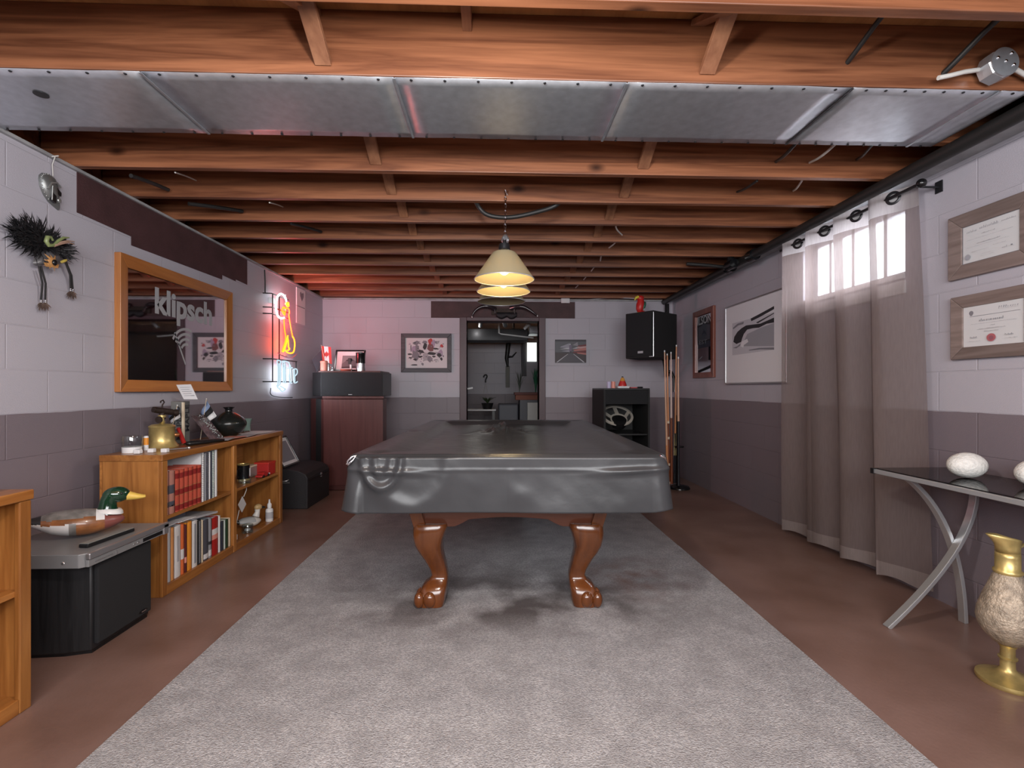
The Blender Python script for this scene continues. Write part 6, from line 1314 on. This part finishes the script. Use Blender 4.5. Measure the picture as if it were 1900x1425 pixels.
diploma('lower framed diploma with a round red seal', 2.345, 1.955, 1.240, 1.548, .058, 0, 1)

# ================================================================ beyond the doorway
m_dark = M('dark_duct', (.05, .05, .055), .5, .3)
yB = 9.5
w = struct(B().box(.60, .84, yB-.03, yB, 1.99, 2.03).box(.60, .63, yB-.03, yB, 1.62, 2.0).box(.82, .85, yB-.03, yB, 1.62, 2.0).build('window_2', m_white, fix=False)); B().box(.63, .82, yB-.012, yB-.008, 1.62, 1.99).build('pane', emis('daylit_pane', (.92, .97, .92), .75), w)
t = thing('pale_curtain', 'thin pale curtain hanging beside the small far window', 'curtain', (.56, yB-.06, 1.2)); rows = [[Vector((.50+.10*j/20+.02*k/10, yB-.06-.015*math.sin(j*1.3), 2.03-.7*k/10)) for j in range(21)] for k in range(11)]; B().loft(rows, False, False, closed=False).build('curtain_panel', sheer('far_sheer', (.4, .42, .44), .3), t, smooth=70)
P = [on_y(926, 600, 7.4), on_y(926, 618, 7.4), on_y(930, 620, 7.4), on_y(990, 627, 7.2)]; t = thing('white_pipe', 'thin white pipe bending under the ceiling of the next room', 'pipe', P[0]); B().tube(P, .012, 8).build('pipe_run', m_white, t, smooth=40); B().tube([P[0], Vector((P[0].x, P[0].y, 2.476))], .012, 8).build('riser', m_white, t)
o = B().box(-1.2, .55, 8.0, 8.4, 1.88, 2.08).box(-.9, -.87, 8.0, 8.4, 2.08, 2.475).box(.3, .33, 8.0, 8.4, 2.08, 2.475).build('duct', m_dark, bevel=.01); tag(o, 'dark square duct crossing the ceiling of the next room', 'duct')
o = B().box(.56, 1.6, 7.9, 8.3, 1.99, 2.12).build('duct', m_galv, bevel=.01); tag(o, 'shorter grey duct section above the far window', 'duct')
for k, px in enumerate((893, 935)):
    p = on_y(px, 602, 7.0); o = B().tube([p+Vector((0, -.3, .05)), p+Vector((.03*(k*2-1), .5, .05))], .035, 10).box(p.x-.01, p.x+.01, 7.0, 7.02, p.z+.07, 2.476).build('round_duct', m_satin, smooth=50); tag(o, ['grey round pipe under the far room ceiling, bookcase side', 'grey round pipe under the far room ceiling, middle of the doorway'][k], 'pipe')
p = on_y(980, 603, 7.0); t = thing('white_valve', 'white pipe fitting high in the doorway corner', 'fitting', p); b = B(); b.tube([p+Vector((-.06, 0, -.06)), p, p+Vector((.03, 0, .03))], .022, 10); b.ell(p, (.035, .03, .03), seg=12, rings=8); b.tube([p+Vector((.03, 0, .03)), Vector((p.x+.03, p.y, 2.476))], .014, 8); b.build('fitting_body', m_white, t, smooth=60)
t = thing('dragonfly_ornament', 'dark metal figure ornament hanging on the far room wall', 'ornament', (.25, yB, 1.3)); c = on_y(942, 660, yB-.03)
b = B(); b.tube([c+Vector((.02, 0, .32)), c+Vector((.0, 0, .1)), c+Vector((-.02, 0, -.05)), c+Vector((.0, 0, -.22))], [.05, .045, .04, .02], 10); b.tube([c+Vector((0, 0, -.02)), c+Vector((.09, 0, -.02)), c+Vector((.17, 0, .07))], [.025, .018, .01], 8); b.build('figure', m_black, t, smooth=60)
o = B().box(c.x-.04, c.x+.04, yB-.03, yB, c.z-.62, c.z-.2).build('wall_plaque', M('panel_grey', (.22, .22, .20), .6), bevel=.005); tag(o, 'narrow grey plaque below the dark hanging ornament', 'plaque')
t = thing('plant_hanger', 'black hook with cords hanging over a plant in the next room', 'hanger', (-.17, 9.46, 1.0)); c = on_y(900, 706, 9.46)
b = B(); b.tube(smooth_line([c+Vector(p) for p in ((-.03, 0, .06), (-.01, 0, .11), (.03, 0, .11), (.04, 0, .07), (.01, 0, .02), (.01, 0, -.04))]), .014, 8); b.build('hook', m_black, t, smooth=60); b = B(); [b.tube([c+Vector((.01, 0, -.04)), c+Vector((dx, 0, -.24))], .003, 5) for dx in (-.03, .06)]; b.build('cord', m_cable_w, t)
def blades(t, c, n, h, spread, mat, w_=.012, seed=1):
    random.seed(seed); b = B()
    for k in range(n):
        a = random.uniform(0, 2*PI); s_ = random.uniform(.2, 1)*spread; hh = h*random.uniform(.6, 1); d = Vector((math.cos(a), math.sin(a), 0)); sd = Vector((-d.y, d.x, 0))
        P = [c+d*s_*f**1.6+Vector((0, 0, hh*(f-.25*f*f*f))) for f in (0, .35, .7, 1)]; W_ = [w_*.6, w_, w_*.7, .001]
        b.loft([[p-sd*q/2, p+sd*q/2] for p, q in zip(P, W_)], False, False, closed=False)
    b.build('leaves', mat, t)['kind'] = 'stuff'
m_leaf = M('leaf_green', (.03, .16, .085), .4); m_leafd = M('leaf_dark', (.04, .07, .025), .5)
t = thing('white_edged_stand', 'low dark stand with white top edge in the next room', 'stand', (-.2, 7.8, 0)); B().box(-.75, .02, 7.8, 8.2, .735, .755).build('top_board', m_white, t); 
for x in (-.72, -.02): B().box(x-.02, x+.02, 7.82, 7.86, 0, .735).build('leg', m_black, t); B().box(x-.02, x+.02, 8.14, 8.18, 0, .735).build('leg', m_black, t)
c = Vector((-.12, 7.95, .756)); t = thing('potted_fern', 'dark leafy plant in a black pot on the white edged stand', 'plant', c); B().lathe([(0, 0), (.07, 0), (.10, .1), (.09, .1), (0, .09)], c, 20).build('pot', m_black, t, smooth=40); blades(t, c+Vector((0, 0, .09)), 40, .16, .22, m_leafd, .02, 2)
t = thing('planter_box', 'reddish brown planter box under the far window', 'planter', (.55, 7.8, .88)); c = on_y(982, 738, 7.8); B().box(.33, .86, 7.7, 7.95, .91, .99).build('planter_body', M('terracotta', (.22, .06, .03), .6), t, bevel=.005); B().box(.31, .88, 7.68, 7.97, .99, 1.03).build('rim', M('terracotta_rim', (.13, .035, .03), .6), t, bevel=.005); B().box(.40, .86, 7.7, 8.2, .0, .91).build('support', m_slate, t)
c = Vector((.66, 7.82, 1.03)); t = thing('tall_plant', 'spiky green plant growing in the planter by the far window', 'plant', c); blades(t, c, 26, .55, .10, m_leaf, .024, 3)
c = Vector((.40, 7.88, 1.03)); t = thing('dry_plant', 'thin greyish twiggy plant beside the spiky green one', 'plant', c); blades(t, c, 30, .5, .12, M('leaf_grey', (.10, .12, .10), .6), .012, 5)
o = B().box(.515, .70, 7.62, 7.66, .60, .87).build('white_board', M('board_white', (.55, .55, .54), .6)); tag(o, 'white rectangular board before the planter support', 'board')
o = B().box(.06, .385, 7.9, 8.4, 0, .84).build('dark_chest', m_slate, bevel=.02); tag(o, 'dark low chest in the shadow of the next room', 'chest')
c = Vector((-.356, 6.34, 1.09)); o = B().tube([c, c+Vector((.07, 0, .012))], .014, 8).build('white_twig', m_white, smooth=50); tag(o, 'small white tube showing at the door jamb', 'tube')
